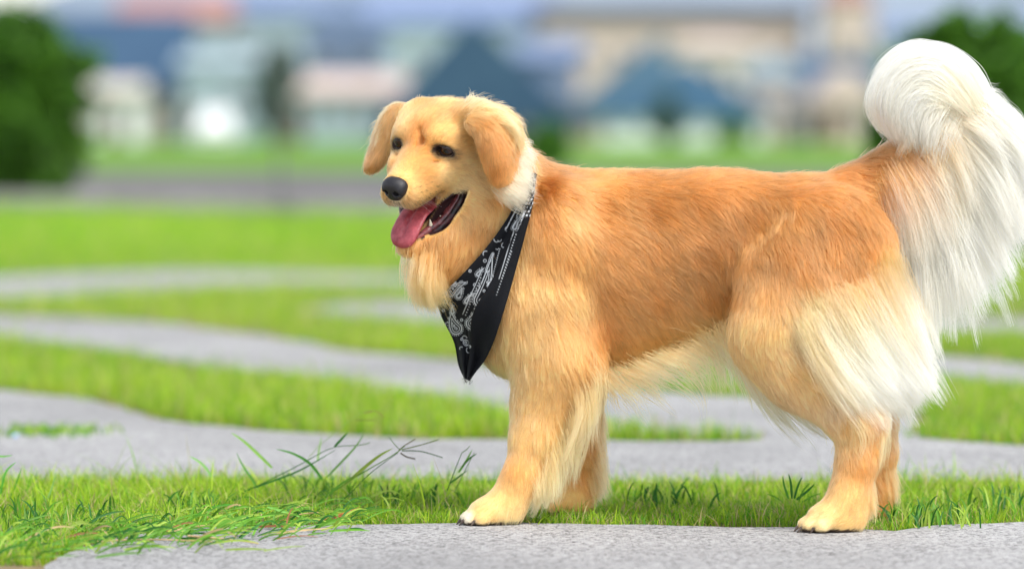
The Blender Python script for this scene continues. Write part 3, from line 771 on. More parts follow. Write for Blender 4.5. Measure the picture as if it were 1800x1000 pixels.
fan([[(1735,205,t0+.01),(1712,140,t0),(1655,95,t0),(1600,90,t0),(1554,128,t0),(1538,180,t0),(1558,228,t0)],
     [(1735,205,t0+.03),(1705,140,t0+.03),(1650,100,t0+.03),(1600,98,t0+.03),(1560,132,t0+.03),(1545,180,t0+.03),(1562,222,t0+.03)]], int(5000*Q), .02, 'S', 'S', K=12, lock=50, jit=4, curl=3, lmin=.5, blend=.1)
fan([[(1668,170,t0-.05),(1650,200,t0-.055),(1632,225,t0-.055),(1618,252,t0-.05)], [(1640,150,t0-.058),(1622,178,t0-.062),(1610,205,t0-.06),(1604,236,t0-.05)], [(1690,190,t0-.045),(1672,222,t0-.05),(1655,252,t0-.05),(1645,285,t0-.045)]], int(4000*Q), .008, 'W', 'S', lock=26, jit=6, curl=3, lmin=.4, blend=.1, scatter=.5)
fan([[(1600,262,t0-.03),(1606,240,t0-.05),(1622,215,t0-.055),(1650,195,t0-.05)], [(1575,290,t0-.028),(1592,262,t0-.035),(1612,240,t0-.045),(1640,222,t0-.04)]], int(1500*Q), .01, 'L', 'W', lock=20, jit=4, lmin=.5)
# breeches on the hind leg
yb = -.125
fan([[(1400,570,-.14),(1428,622,-.15),(1462,672,-.15),(1500,714,-.15)], [(1420,545,-.13),(1450,610,-.15),(1490,668,-.15),(1530,722,-.14)], [(1465,540,-.13),(1500,610,-.145),(1545,670,-.14),(1585,718,-.13)],
     [(1505,520,-.12),(1545,590,-.13),(1585,650,-.125),(1622,705,-.115)], [(1535,480,-.10),(1568,560,-.11),(1600,625,-.11),(1632,685,-.10)], [(1552,450,-.08),(1580,530,-.09),(1602,600,-.09),(1620,660,-.08)],
     [(1562,430,-.05),(1584,500,-.05),(1600,570,-.05),(1612,630,-.05)]], int(20000*Q), .010, 'C', 'S', lock=30, jit=6, curl=3, lmin=.35, stick=.004, scatter=.6, grad=.8, edge=1.8)
fan([[(1440,520,-.16),(1462,560,-.16),(1490,610,-.16),(1520,655,-.16)], [(1480,505,-.16),(1510,560,-.16),(1540,615,-.16),(1570,660,-.15)], [(1520,490,-.13),(1548,550,-.13),(1575,610,-.13),(1598,655,-.12)]], int(7000*Q), .006, 'C', 'S', lock=26, jit=6, curl=3, lmin=.3, stick=.004, scatter=.6, grad=.8, edge=.9)
fan([[(1540,450,0.0),(1575,530,0.0),(1598,600,0.0),(1610,670,0.0)], [(1530,520,.03),(1565,590,.03),(1590,650,.03),(1600,705,.03)], [(1510,600,.05),(1545,650,.06),(1575,690,.06),(1590,730,.06)]], int(5000*Q), .03, 'W', 'S', lock=40, jit=5, lmin=.6)
# hocks
fan([[(1478,720,-.175),(1500,742,-.185),(1508,770,-.185),(1500,792,-.18)], [(1500,715,-.175),(1520,735,-.18),(1530,765,-.18),(1522,800,-.175)], [(1528,715,-.165),(1545,742,-.165),(1552,780,-.165),(1540,830,-.165)]], int(2600*Q), .008, 'L', 'C', lock=30, jit=4, lmin=.5)
fan([[(1542,760,.085),(1556,800,.085),(1566,860,.085)], [(1550,800,.085),(1562,845,.085),(1570,890,.085)]], int(1800*Q), .015, 'G', 'L', lock=26, jit=4, lmin=.6)
fan([[(1515,800,-.155),(1528,850,-.155),(1532,900,-.155)], [(1512,850,-.155),(1526,885,-.155),(1534,918,-.155)]], int(900*Q), .012, 'G', 'L', lock=26, jit=3, lmin=.6)
# fringe in front of the thigh and under the belly
fan([[(1282,545,-.02),(1290,610,-.02),(1312,680,-.02),(1340,735,-.02)], [(1292,575,.0),(1318,640,.0),(1352,700,.0),(1385,745,.0)], [(1320,640,-.04),(1352,690,-.04),(1392,735,-.04),(1430,762,-.04)], [(1360,670,-.05),(1395,712,-.05),(1430,745,-.05),(1462,780,-.05)]],
    int(900*Q), .05, 'L', 'W', lock=16, jit=8, lmin=.3, curl=4, kl=.85, radius=.00032)
fan([[(1045,655,.03),(1062,680,.03),(1075,700,.03),(1080,725,.03)], [(1080,655,.03),(1105,675,.03),(1125,690,.03),(1140,708,.03)], [(1130,635,.03),(1160,655,.03),(1185,668,.03),(1205,690,.03)], [(1180,615,.02),(1215,632,.02),(1240,650,.02),(1255,680,.02)],
     [(1235,590,.02),(1262,610,.02),(1280,640,.02),(1290,685,.02)], [(1275,560,.01),(1288,600,.01),(1300,650,.01),(1310,700,.01)]], int(1500*Q), .07, 'L', 'C', lock=18, jit=8, lmin=.25, curl=4, kl=.85, radius=.00032)
# fore-leg feathers
fan([[(1030,610,-.045),(1052,640,-.045),(1058,675,-.045),(1050,700,-.045)], [(1010,650,-.04),(1030,690,-.04),(1030,735,-.04),(1018,770,-.04)], [(990,690,-.02),(1010,740,-.02),(1008,785,-.02),(996,822,-.02)], [(965,730,-.02),(985,785,-.02),(984,830,-.02),(974,866,-.02)],
     [(945,770,-.025),(962,820,-.025),(962,860,-.025),(950,892,-.025)], [(928,810,-.03),(940,850,-.03),(940,880,-.03),(930,905,-.03)]], int(3600*Q), .016, 'L', 'C', lock=34, jit=6, lmin=.3, curl=4, kl=.7, scatter=.4)
fan([[(1030,660,.165),(1048,710,.165),(1055,760,.165)], [(1034,740,.17),(1050,790,.17),(1056,840,.17)], [(1034,800,.17),(1048,845,.17),(1054,880,.17)], [(1024,840,.17),(1038,872,.17),(1045,892,.17)]], int(2600*Q), .02, 'G', 'L', lock=30, jit=5, lmin=.4)
# pale ruff behind the ear, tuft above it, fluff under the throat
fan([[(868,326,-.07),(882,342,-.075),(902,358,-.07),(922,368,-.06)], [(880,318,-.06),(900,328,-.065),(918,345,-.06),(932,356,-.05)], [(892,292,-.05),(908,302,-.055),(922,320,-.05),(934,336,-.045)], [(896,272,-.035),(910,280,-.04),(922,290,-.035),(930,300,-.035)],
     [(900,256,-.02),(914,264,-.02),(926,270,-.02),(932,280,-.02)]], int(2600*Q), .022, 'L', 'W', scatter=.3, lock=20, jit=4.5, lmin=.4, curl=3.5, kl=.5)
fan([[(812,200,-.04),(818,188,-.04),(832,177,-.04),(846,180,-.04)], [(826,198,-.05),(834,192,-.05),(850,187,-.05),(862,194,-.045)], [(846,200,-.06),(862,198,-.06),(882,202,-.055),(896,216,-.05)], [(860,206,-.07),(884,204,-.07),(904,222,-.065),(914,246,-.05)],
     [(872,222,-.08),(892,226,-.085),(908,246,-.075),(912,272,-.06)]], int(4200*Q), .02, 'L', 'C', lock=40, jit=2.5, lmin=.5, curl=1.5, scatter=.3)
fan([[(716,186,.06),(696,184,.07),(680,194,.08),(670,212,.08)], [(700,200,.07),(682,206,.08),(668,226,.09),(660,248,.09)], [(682,232,.08),(668,246,.085),(658,268,.09),(648,296,.09)]], int(1600*Q), .015, 'L', 'C', lock=30, jit=2, lmin=.6, curl=1)
fan([[(736,425,.02),(732,458,.02),(736,492,.02),(750,526,.02)], [(750,445,-.01),(748,482,-.01),(754,512,-.01),(764,534,-.0)], [(764,440,-.03),(756,480,-.035),(760,508,-.03),(768,526,-.02)]],
    int(6000*Q), .03, 'G', 'L', scatter=.4, lock=26, jit=6, lmin=.4, curl=3, kl=.45)
kmax = max(f[0].shape[1] for f in FEATH)
def resamp(S, R_, C_, K):
    k = S.shape[1]
    if k == K: return S, R_, C_
    x = np.linspace(0, k - 1, K); i = np.clip(x.astype(int), 0, k - 2); t = (x - i)
    f = lambda A, tt: A[:, i] * (1 - tt) + A[:, i + 1] * tt
    return f(S, t[None, :, None]), f(R_, t[None, :]), f(C_, t[None, :, None])
rs = [resamp(*f, kmax) for f in FEATH]
S_, R2_, C2_ = [np.concatenate([r[i] for r in rs]) for i in range(3)]
S_[..., 2] = np.maximum(S_[..., 2], .004)
feather = tag(curves_obj('feathering', S_, R2_, C2_, DOG, m_hair), kind='stuff')
# ---- face parts
def mini(half, step, origin=None):
    """small implicit surface worked in the head frame, in centimetres"""
    return Field(*[np.arange(lo, hi, step) for lo, hi in half])
def mini_obj(F_, name, mat, parent, vcolf=None):
    V, Fc = F_.mesh()
    W = Hn(V)
    return obj_np(name, W, Fc, mat, parent, vcol=None if vcolf is None else vcolf(V))
class CF(Field):                                      # centimetre field: wider default values
    def __init__(s, *a):
        super().__init__(*a); s.D[:] = 3
    def apply(self, lo, hi, fn, k, op='add'):
        X, Y, Z = self.grid((slice(None),) * 3); d = fn(X, Y, Z).astype(np.float32); A = self.D
        if op == 'add':
            h = np.maximum(k - np.abs(A - d), 0) / k; self.D = np.minimum(A, d) - h * h * k * .25
        else:
            d = -d; h = np.maximum(k - np.abs(A - d), 0) / k; self.D = np.maximum(A, d) + h * h * k * .25
nf = CF(np.arange(-3, 3, .09), np.arange(6.5, 11.6, .09), np.arange(-7.4, -1.2, .09))
nf.ell((0, 8.9, -3.35), (2.35, 1.75, 1.45), k=.8); nf.ell((0, 9.15, -4.6), (1.75, 1.5, 1.45), k=.8)
for s in (-1, 1):
    nf.ell((s * 1.35, 9.2, -3.9), (.95, 1.35, 1.1), k=.5)
    nf.ell((s * 1.0, 10.5, -4.25), (.52, .95, .46), k=.15, op='sub')
    nf.cone((s * 1.3, 10.5, -4.45), (s * 2.3, 9.7, -4.9), .34, .2, .12, op='sub')
nf.cone((0, 10.75, -4.6), (0, 10.5, -6.4), .08, .12, .2, op='sub')
m_nose, nt, b_, o_ = new_mat('nose_leather')
b_.inputs['Base Color'].default_value = (.013, .012, .015, 1); b_.inputs['Roughness'].default_value = .48; b_.inputs['Specular IOR Level'].default_value = .5
tc = nd(nt, 'ShaderNodeTexCoord'); vo = nd(nt, 'ShaderNodeTexVoronoi'); vo.inputs['Scale'].default_value = 700
bp = nd(nt, 'ShaderNodeBump'); bp.inputs['Strength'].default_value = .5; bp.inputs['Distance'].default_value = .0006
nt.links.new(tc.outputs['Object'], vo.inputs['Vector']); nt.links.new(vo.outputs['Distance'], bp.inputs['Height']); nt.links.new(bp.outputs[0], b_.inputs['Normal'])
mini_obj(nf, 'nose', m_nose, DOG)
# tongue: hangs forward over the lower lip, with a groove
tf = CF(np.arange(-3.8, 3.8, .12), np.arange(-5, 11.8, .12), np.arange(-16, -7.5, .12))
sp = [(0, -4, -10.6, 2.2), (0, -1, -10.4, 2.5), (0, 2.4, -10.2, 2.6), (0, 4.6, -10.5, 2.6), (-.1, 6.2, -11.5, 2.65), (-.15, 7.5, -12.5, 2.7), (-.2, 8.3, -13.4, 2.5), (-.2, 8.8, -14.1, 1.9)]
for i in range(len(sp) - 1):
    for t in np.linspace(0, 1, 5)[:-1] if i < len(sp) - 2 else np.linspace(0, 1, 5):
        a_, b2 = np.array(sp[i]), np.array(sp[i + 1]); q = a_ * (1 - t) + b2 * t
        tg = b2[1:3] - a_[1:3]; tg = tg / np.linalg.norm(tg)
        R = np.array([[1, 0, 0], [0, tg[0], -tg[1]], [0, tg[1], tg[0]]])
        tf.ell(q[:3], (q[3], 1.0, .55), R=R, k=.35)
for i in range(2, len(sp) - 2):
    a_, b2 = sp[i], sp[i + 1]; tg = np.array(b2[1:3]) - np.array(a_[1:3]); tg /= np.linalg.norm(tg); nrm = np.array([-tg[1], tg[0]])
    tf.cone((a_[0], a_[1] + nrm[0] * .72, a_[2] + nrm[1] * .72), (b2[0], b2[1] + nrm[0] * .72, b2[2] + nrm[1] * .72), .28, .25, .5, op='sub')
m_tongue, nt, b_, o_ = new_mat('tongue')
r_, n_, tc = noise_mix(nt, b_, tuple(srgb(138, 46, 58)), tuple(srgb(190, 92, 100)), 55, 5)
nt.links.new(r_.outputs[0], b_.inputs['Base Color']); b_.inputs['Roughness'].default_value = .38; b_.inputs['Specular IOR Level'].default_value = .5
b_.inputs['Subsurface Weight'].default_value = .15; b_.inputs['Subsurface Scale'].default_value = .005; b_.inputs['Subsurface Radius'].default_value = (1, .3, .2)
bp = nd(nt, 'ShaderNodeBump'); bp.inputs['Strength'].default_value = .45; bp.inputs['Distance'].default_value = .001
n2 = nd(nt, 'ShaderNodeTexNoise'); n2.inputs['Scale'].default_value = 420; nt.links.new(tc.outputs['Object'], n2.inputs['Vector']); nt.links.new(n2.outputs['Fac'], bp.inputs['Height']); nt.links.new(bp.outputs[0], b_.inputs['Normal'])
mini_obj(tf, 'tongue', m_tongue, DOG)
# lips: dark wet rims, scalloped towards the corner
m_lip, nt, b_, o_ = new_mat('lip')
r_, n_, tc = noise_mix(nt, b_, (.010, .007, .008), (.10, .025, .03), 90, 3, lo=.45, hi=.72)
nt.links.new(r_.outputs[0], b_.inputs['Base Color']); b_.inputs['Roughness'].default_value = .38; b_.inputs['Specular IOR Level'].default_value = .5
lf = CF(np.arange(-7.2, 7.2, .14), np.arange(-4.5, 9.5, .14), np.arange(-16.2, -7, .14))
for s in (-1, 1):
    rim = [(6.1, -1.3, -7.7), (6.1, -1.3, -9.0), (5.7, -.5, -10.3), (4.9, 1.0, -12.0), (3.7, 3.1, -13.5), (2.6, 5.0, -14.2), (1.5, 6.7, -14.6), (0, 7.6, -14.8)]
    rad = [.30, .50, .70, .80, .66, .46, .36, .32]
    lf.chain([(s * a_, b2, c2) for a_, b2, c2 in rim], rad, k=.25)
    for j in range(13):
        t = j / 12 * 4.2; i = int(t); t -= i
        q = np.array(rim[i]) * (1 - t) + np.array(rim[i + 1]) * t
        lf.ell((s * (q[0] + .25), q[1] + .1 * ((j * 7) % 3), q[2] - .25 + .12 * ((j * 5) % 3)), (.34, .30, .40), k=.15)
    lf.chain([(s * 6.0, -1.3, -7.8), (s * 5.4, .3, -7.9), (s * 4.4, 2.2, -8.7)], [.22, .16, .10], k=.2)
mini_obj(lf, 'lip', m_lip, DOG)
# gums and cheek lining
m_gum, nt, b_, o_ = new_mat('gum')
r_, n_, tc = noise_mix(nt, b_, (.05, .012, .016), (.32, .085, .09), 45, 4, lo=.4, hi=.62)
nt.links.new(r_.outputs[0], b_.inputs['Base Color']); b_.inputs['Roughness'].default_value = .22; b_.inputs['Specular IOR Level'].default_value = .6
gf = CF(np.arange(-6.6, 6.6, .15), np.arange(-4, 9, .15), np.arange(-15.5, -7.5, .15))
for s in (-1, 1):
    gf.chain([(s * 5.3, -1.8, -8.6), (s * 5.1, -1.2, -9.9), (s * 4.3, .4, -11.5), (s * 3.2, 2.6, -12.8), (s * 2.2, 4.6, -13.5), (s * 1.3, 6.4, -14.0)], [.7, .95, .95, .8, .65, .5], k=.3)
mini_obj(gf, 'gum', m_gum, DOG)
m_tooth = mat_noise('tooth_enamel', (.75, .68, .5), (.82, .78, .66), 40, rough=.25)
for s in (-1, 1):
    for (a_, b2, ra) in (((2.6, 3.9, -12.6), (2.65, 4.0, -11.5), .36), ((3.5, 2.0, -12.0), (3.5, 2.1, -11.4), .3), ((4.3, .3, -10.9), (4.3, .3, -10.2), .34)):
        t_ = CF(np.arange(1.6, 5.2, .09), np.arange(-1.2, 4.8, .09), np.arange(-12.9, -10.1, .09))
        t_.cone(a_, b2, ra, ra * .25, .1)
        V, Fc = t_.mesh(); V = V * np.array([s, 1, 1]); Fc = Fc if s > 0 else Fc[:, ::-1]
        obj_np('tooth', Hn(V), Fc, m_tooth, DOG)
# eyes
m_eye, nt, b_, o_ = new_mat('eyeball')
a_ = nd(nt, 'ShaderNodeAttribute', attribute_name='col'); nt.links.new(a_.outputs['Color'], b_.inputs['Base Color'])
b_.inputs['Roughness'].default_value = .03; b_.inputs['Specular IOR Level'].default_value = .45; b_.inputs['Coat Weight'].default_value = .2; b_.inputs['Coat Roughness'].default_value = .02
m_lid, nt, b_, o_ = new_mat('eyelid')
b_.inputs['Base Color'].default_value = (.02, .013, .013, 1); b_.inputs['Roughness'].default_value = .45
def sphere_vf(n=40, m=24):
    V = [(math.sin(math.pi * i / m) * math.cos(2 * math.pi * j / n), math.sin(math.pi * i / m) * math.sin(2 * math.pi * j / n), math.cos(math.pi * i / m)) for i in range(m + 1) for j in range(n)]
    F = [(i * n + j, i * n + (j + 1) % n, (i + 1) * n + (j + 1) % n, (i + 1) * n + j) for i in range(m) for j in range(n)]
    return np.array(V, float), np.array(F)
SV, SF = sphere_vf()
for s in (-1, 1):
    ec = np.array([s * 4.72, -.72, 0.02]); look = unit(np.array([s * .28, 1, -.02]))
    V = ec + SV * 1.42
    cosv = (SV @ look)
    iris = srgb(62, 32, 16); pup = np.array([.004, .004, .004]); scl = np.array([.03, .018, .016])
    cc = np.where((cosv > .93)[:, None], pup, np.where((cosv > .74)[:, None], iris * (.7 + .5 * (cosv[:, None] - .74)), scl))
    obj_np('eye', Hn(V), SF, m_eye, DOG, vcol=cc)
    lidf = CF(np.arange(-2.4, 2.4, .09), np.arange(-1.6, 1.9, .09), np.arange(-1.7, 1.7, .09))
    up = []; lo_ = []
    for j in range(9):
        th = j / 8 * math.pi; x = -math.cos(th) * 1.5
        bulge = math.sqrt(max(0, 1.56 ** 2 - x * x * .7)) - .86
        up.append((x, bulge - .05, math.sin(th) * .86 + .04 - s * x * .30)); lo_.append((x, bulge - .16, -math.sin(th) * .80 - .02 - s * x * .30))
    lidf.chain(up, [.12, .14, .15, .16, .16, .16, .15, .14, .12], k=.1); lidf.chain(lo_, [.12] * 9, k=.1)
    V, Fc = lidf.mesh(); V = V + np.array([s * 4.75, 0, 0])
    V[:, 1] -= np.maximum(0, (V[:, 0] * s - 4.75)) * .28
    obj_np('eyelid', Hn(V), Fc, m_lid, DOG)
# dark pads under the paws
m_pad = mat_noise('paw_pad', (.02, .016, .015), (.05, .04, .035), 60, rough=.8)
for p_, h_, s_ in PAWS:
    hx = np.array([math.cos(h_), math.sin(h_), 0]); lx = np.array([-hx[1], hx[0], 0])
    V = []; F = []
    for (fw, lo, r) in ((.0, 0, .017), (.038, -.024, .010), (.052, -.009, .010), (.052, .009, .010), (.038, .024, .010)):
        o0 = len(V) * 1
        q = p_ + hx * fw * s_ + lx * lo * s_
        VV = SV * np.array([r, r, .006]) + q + np.array([0, 0, .0045]); F.append(SF + o0); V += list(VV)
    obj_np('paw_pad', np.array(V), np.concatenate(F), m_pad, DOG)
# claws
m_claw = mat_noise('claw', (.05, .035, .03), (.12, .09, .07), 60, rough=.4)
for p_, h_, s_ in PAWS:
    hx = np.array([math.cos(h_), math.sin(h_), 0]); lx = np.array([-hx[1], hx[0], 0])
    for (lo, fw) in ((-.025, .040), (-.0095, .056), (.0095, .056), (.025, .040)):
        tip = p_ + hx * (fw + .020) * s_ + lx * lo * 1.05 * s_ + Uz * .006; root = p_ + hx * (fw + .006) * s_ + lx * lo * s_ + Uz * .017
        V = []; F = []
        ax = unit(tip - root); u1 = lx; u2 = np.cross(ax, u1)
        for i, (t, r) in enumerate(((0, .0038), (.5, .0030), (1, .0006))):
            for j in range(6):
                a = j / 6 * 6.283; V.append(root + (tip - root) * t + (u1 * math.cos(a) + u2 * math.sin(a)) * r + Uz * .003 * math.sin(t * 3.14))
        F = [(i * 6 + j, i * 6 + (j + 1) % 6, (i + 1) * 6 + (j + 1) % 6, (i + 1) * 6 + j) for i in range(2) for j in range(6)]
        obj_np('claw', np.array(V), np.array(F), m_claw, DOG)
# whiskers
wk = []
for s in (-1, 1):
    for i in range(9):
        a0 = np.array([s * (2.2 + .25 * (i % 3)), 7.2 - .7 * (i // 3), -5.2 - .55 * (i % 3)])
        d = unit(np.array([s * 1.0, .15 - .25 * (i // 3), -.5 - .1 * (i % 3)])); L = rng.uniform(2.2, 4.2)
        wk.append([a0 + d * L * t + np.array([0, -.9, -.5]) * t * t * L * .25 for t in np.linspace(0, 1, 8)])
wk = Hn(np.array(wk).reshape(-1, 3)).reshape(-1, 8, 3)
curves_obj('whiskers', wk, np.tile(np.linspace(.00022, .00004, 8), (len(wk), 1)), np.ones((len(wk), 8, 3)) * .7, DOG, m_hair)

# ================================================================== BANDANA
def polyl(pts, n):
    p = np.array(pts, float); d = np.r_[0, np.cumsum(np.linalg.norm(np.diff(p, axis=0), axis=1))]; d /= d[-1]
    t = np.linspace(0, 1, n); return np.stack([np.interp(t, d, p[:, i]) for i in range(p.shape[1])], 1)
NV, NU, NB = 400, 200, 60
v_ = np.linspace(0, 1, NV) * (len(BAN_L) - 1)
def ev(A, x):
    A = np.array(A, float); C = catmull(np.concatenate([A, np.zeros((len(A), 1))], 1)[None], 2000)[0][:, :2]
    j = x / (len(A) - 1) * 1999; i = np.clip(j.astype(int), 0, 1998); t = (j - i)[:, None]; return C[i] * (1 - t) + C[i + 1] * t
Le, Re = ev(BAN_L, v_), ev(BAN_R, v_)
u_ = np.linspace(0, 1, NU)
PXg = Le[:, None, :] * (1 - u_[None, :, None]) + Re[:, None, :] * u_[None, :, None]
q = PXg[::8, ::8].reshape(-1, 2)                       # depth of the coat underneath, coarse
Ys = np.arange(-.24, .12, .004); hit = np.full(len(q), np.nan)
for Y in Ys[::-1]:
    val = DF.value(P(q[:, 0], q[:, 1], np.full(len(q), Y)))
    hit = np.where(val < .013, Y, hit)
cy, cx = PXg[::8, ::8].shape[:2]
hit = hit.reshape(cy, cx)
for r in range(cy):
    ok = ~np.isnan(hit[r])
    if ok.any():
        i0 = np.argmax(ok); hit[r, :i0] = hit[r, i0] + .010 * np.minimum(np.arange(i0, 0, -1), 3); ok = ~np.isnan(hit[r])
        if (~ok).any(): hit[r, ~ok] = np.interp(np.nonzero(~ok)[0], np.nonzero(ok)[0], hit[r, ok])
    elif r: hit[r] = hit[r - 1]
hit = np.clip(hit, -.2, .03)
for _ in range(6):
    h2 = np.pad(hit, 1, mode='edge'); hit = (h2[:-2, 1:-1] + h2[2:, 1:-1] + h2[1:-1, :-2] + h2[1:-1, 2:] + 2 * hit) / 6
yi = np.linspace(0, cy - 1, NV); xi = np.linspace(0, cx - 1, NU)
tmp = np.stack([np.interp(yi, np.arange(cy), hit[:, j]) for j in range(cx)], 1)
Yg = np.stack([np.interp(xi, np.arange(cx), tmp[i]) for i in range(NV)], 0)
vv = np.linspace(0, 1, NV)[:, None]; uu = u_[None, :]
# folds: a doubled border along the trailing edge, soft pleats running to the tip
fold = 1.5 * (.006 * sstep(.50, .56, uu) * np.ones_like(vv) + .004 * np.sin(uu * 9 + vv * 5) * np.sin(vv * math.pi) + .0035 * np.sin(uu * 17 - vv * 3) * sstep(.2, .8, vv) \
     + .002 * np.sin(uu * 30 + vv * 9) * (1 - sstep(0, .35, vv)))
fold += -.006 * np.exp(-((uu - .52 - .05 * np.sin(vv * 5)) / .02) ** 2)
Yg = Yg - fold + .02 * (1 - uu) ** 3 * sstep(.45, .6, vv)
near = P(PXg[..., 0], PXg[..., 1], Yg)
# wrap round the chest to the dog's far side
ub = np.linspace(0, 1, NB)[1:]
a_ = ub * math.pi / 2
Yc = .055
wrapx = Le[:, None, 0] + (Re - Le)[:, None, 0] * (1 - np.cos(a_))[None] * .9
wrapy = Le[:, None, 1] + (Re - Le)[:, None, 1] * (1 - np.cos(a_))[None] * .9
YL = Yg[:, :1]
wY = YL + (2 * Yc - Yg[:, -1:] - YL) * np.sin(a_)[None]
farp = P(wrapx, wrapy, wY)
BG_ = np.concatenate([farp[:, ::-1], near], 1)
nuT = BG_.shape[1]
ii = np.arange(NV - 1)[:, None] * nuT + np.arange(nuT - 1)[None]
BFc = np.stack([ii, ii + nuT, ii + nuT + 1, ii + 1], -1).reshape(-1, 4)
# the print: white paisleys, dotted rules and sprigs
def seg_d(Q, a, b):
    a = np.array(a, float); b = np.array(b, float); ab = b - a
    t = np.clip(((Q - a) @ ab) / (ab @ ab), 0, 1); return np.linalg.norm(Q - a - t[:, None] * ab, axis=1), t
Qp = PXg.reshape(-1, 2); ink = np.zeros(len(Qp))
def put(mask): 
    global ink
    ink = np.maximum(ink, mask)
def line(d, w): return np.clip((w + .5 - d) / 1.0, 0, 1)
def drop(c0, tip, r, bend=.35, dots=True):
    c0 = np.array(c0, float); tip = np.array(tip, float); d = tip - c0; n = np.array([-d[1], d[0]])
    pts = [c0 + d * t + n * bend * t * t for t in np.linspace(0, 1, 7)]
    D = np.full(len(Qp), 1e9)
    for i in range(6):
        ds, t = seg_d(Qp, pts[i], pts[i + 1]); tt = (i + t) / 6
        D = np.minimum(D, ds - r * (1 - tt) ** .8)
    put(line(np.abs(D), .8)); put(line(np.abs(D + r * .38), .6) * .9)
    put(((np.abs(D - 2.6) < .8) * (np.sin(np.arctan2(Qp[:, 1] - c0[1], Qp[:, 0] - c0[0]) * 22) > 0)) * .7)
    if dots:
        for t in (0, .22, .42):
            put(line(np.abs(np.linalg.norm(Qp - (c0 + d * t), axis=1) - r * .2 * (1 - t)), .6))
def rule(a, b, gap=5.0, dot=True):
    d, t = seg_d(Qp, a, b); L = np.linalg.norm(np.array(b, float) - a)
    if dot:
        s = t * L; put(line(np.hypot(d, (s % gap) - gap / 2), 1.0) * .9)
    else: put(line(d, .6) * .9)
def ring(c0, r): put(line(np.abs(np.linalg.norm(Qp - np.array(c0), axis=1) - r), .6))
drop((845, 528), (874, 452), 11, -.12); drop((802, 577), (786, 556), 10, .4); drop((830, 568), (842, 548), 10, -.3)
drop((792, 512), (812, 490), 8, .3); drop((820, 530), (826, 514), 3, .3, False); drop((796, 548), (793, 536), 3, .2, False)
drop((840, 482), (846, 470), 3, .3, False); drop((806, 520), (815, 508), 4, -.3, False); drop((905, 400), (915, 372), 4, .25, False); drop((862, 500), (870, 486), 3.5, .3, False)
rule((846, 486), (818, 556)); rule((842, 485), (814, 552), dot=False); rule((908, 410), (881, 492)); rule((903, 408), (877, 490), dot=False); rule((879, 436), (868, 480), 4)
rule((931, 330), (915, 395), 4); rule((920, 345), (888, 405), dot=False); rule((862, 560), (836, 610), 4.5); rule((900, 440), (872, 520), 5)
for c0, r in (((819, 602), 5), ((819, 602), 2), ((812, 596), 2), ((826, 609), 2), ((784, 530), 3), ((800, 500), 2.5), ((834, 500), 2), ((826, 520), 1.5), ((852, 458), 2.5), ((866, 446), 2), ((826, 476), 2), ((812, 562), 2), ((780, 545), 2), ((857, 478), 1.5)): ring(c0, r)
for i in range(24):                                                         # sprigs
    t = rng.random(); k = int(t * (NV - 1)); u0 = rng.uniform(.04, .5 if t > .15 else .95)
    c0 = PXg[k, int(u0 * (NU - 1))]
    if k > .82 * NV: continue
    a0 = rng.uniform(0, 6.28); r0 = rng.uniform(2.5, 5)
    th = np.linspace(a0, a0 + 2.6, 6); pts = [c0 + r0 * np.array([math.cos(x), math.sin(x)]) for x in th]
    for i2 in range(5): put(line(seg_d(Qp, pts[i2], pts[i2 + 1])[0], .55) * .85)
ug = np.tile(u_, NV); vg = np.repeat(np.linspace(0, 1, NV), NU)
keep = np.where((ug > .56) & (vg > .28), 0.0, 1.0) * np.where(vg > .86, .0, 1.0)
kr = np.zeros(len(Qp)); ink_all = ink.copy(); ink = kr; rule((908, 410), (881, 492)); rule((903, 408), (877, 490), dot=False); rule((900, 440), (872, 520), 5); rl = ink.copy()
ink = np.maximum(ink_all * keep, rl * .9)
# tight bright weave of print near the neck
zz = (vg < .17) & (ug > .25)
ink = np.where(zz, np.maximum(ink, ((np.sin(Qp[:, 0] * 1.1 + Qp[:, 1] * .55) > .2) & (np.sin(Qp[:, 1] * .9) > -.3)) * .85), ink)
inkg = ink.reshape(NV, NU) * np.where(value_noise(near.reshape(-1, 3), 260, 4).reshape(NV, NU) > .2, 1, .45)
full = np.zeros((NV, nuT)); full[:, NB - 1:] = inkg
full[:, :NB - 1] = inkg[:, ::-1][:, :NB - 1] * 0 + np.where(np.sin(np.arange(NB - 1)[None] * .7) * np.sin(np.arange(NV)[:, None] * .12) > .75, .7, 0)
bc = np.array([.006, .007, .010]) * (1 - full[..., None]) + np.array([.62, .66, .70]) * full[..., None]
m_cloth = attr_mat('bandana_cotton', rough=.85, spec=.25, bump=.5, bscale=900)
BAN = obj_np('bandana', BG_.reshape(-1, 3), BFc, m_cloth, None, vcol=bc.reshape(-1, 3))
tag(BAN, 'black cotton bandana with white paisley print tied round the neck of the dog', 'bandana')
sol = BAN.modifiers.new('thickness', 'SOLIDIFY'); sol.thickness = .0014; sol.offset = 0
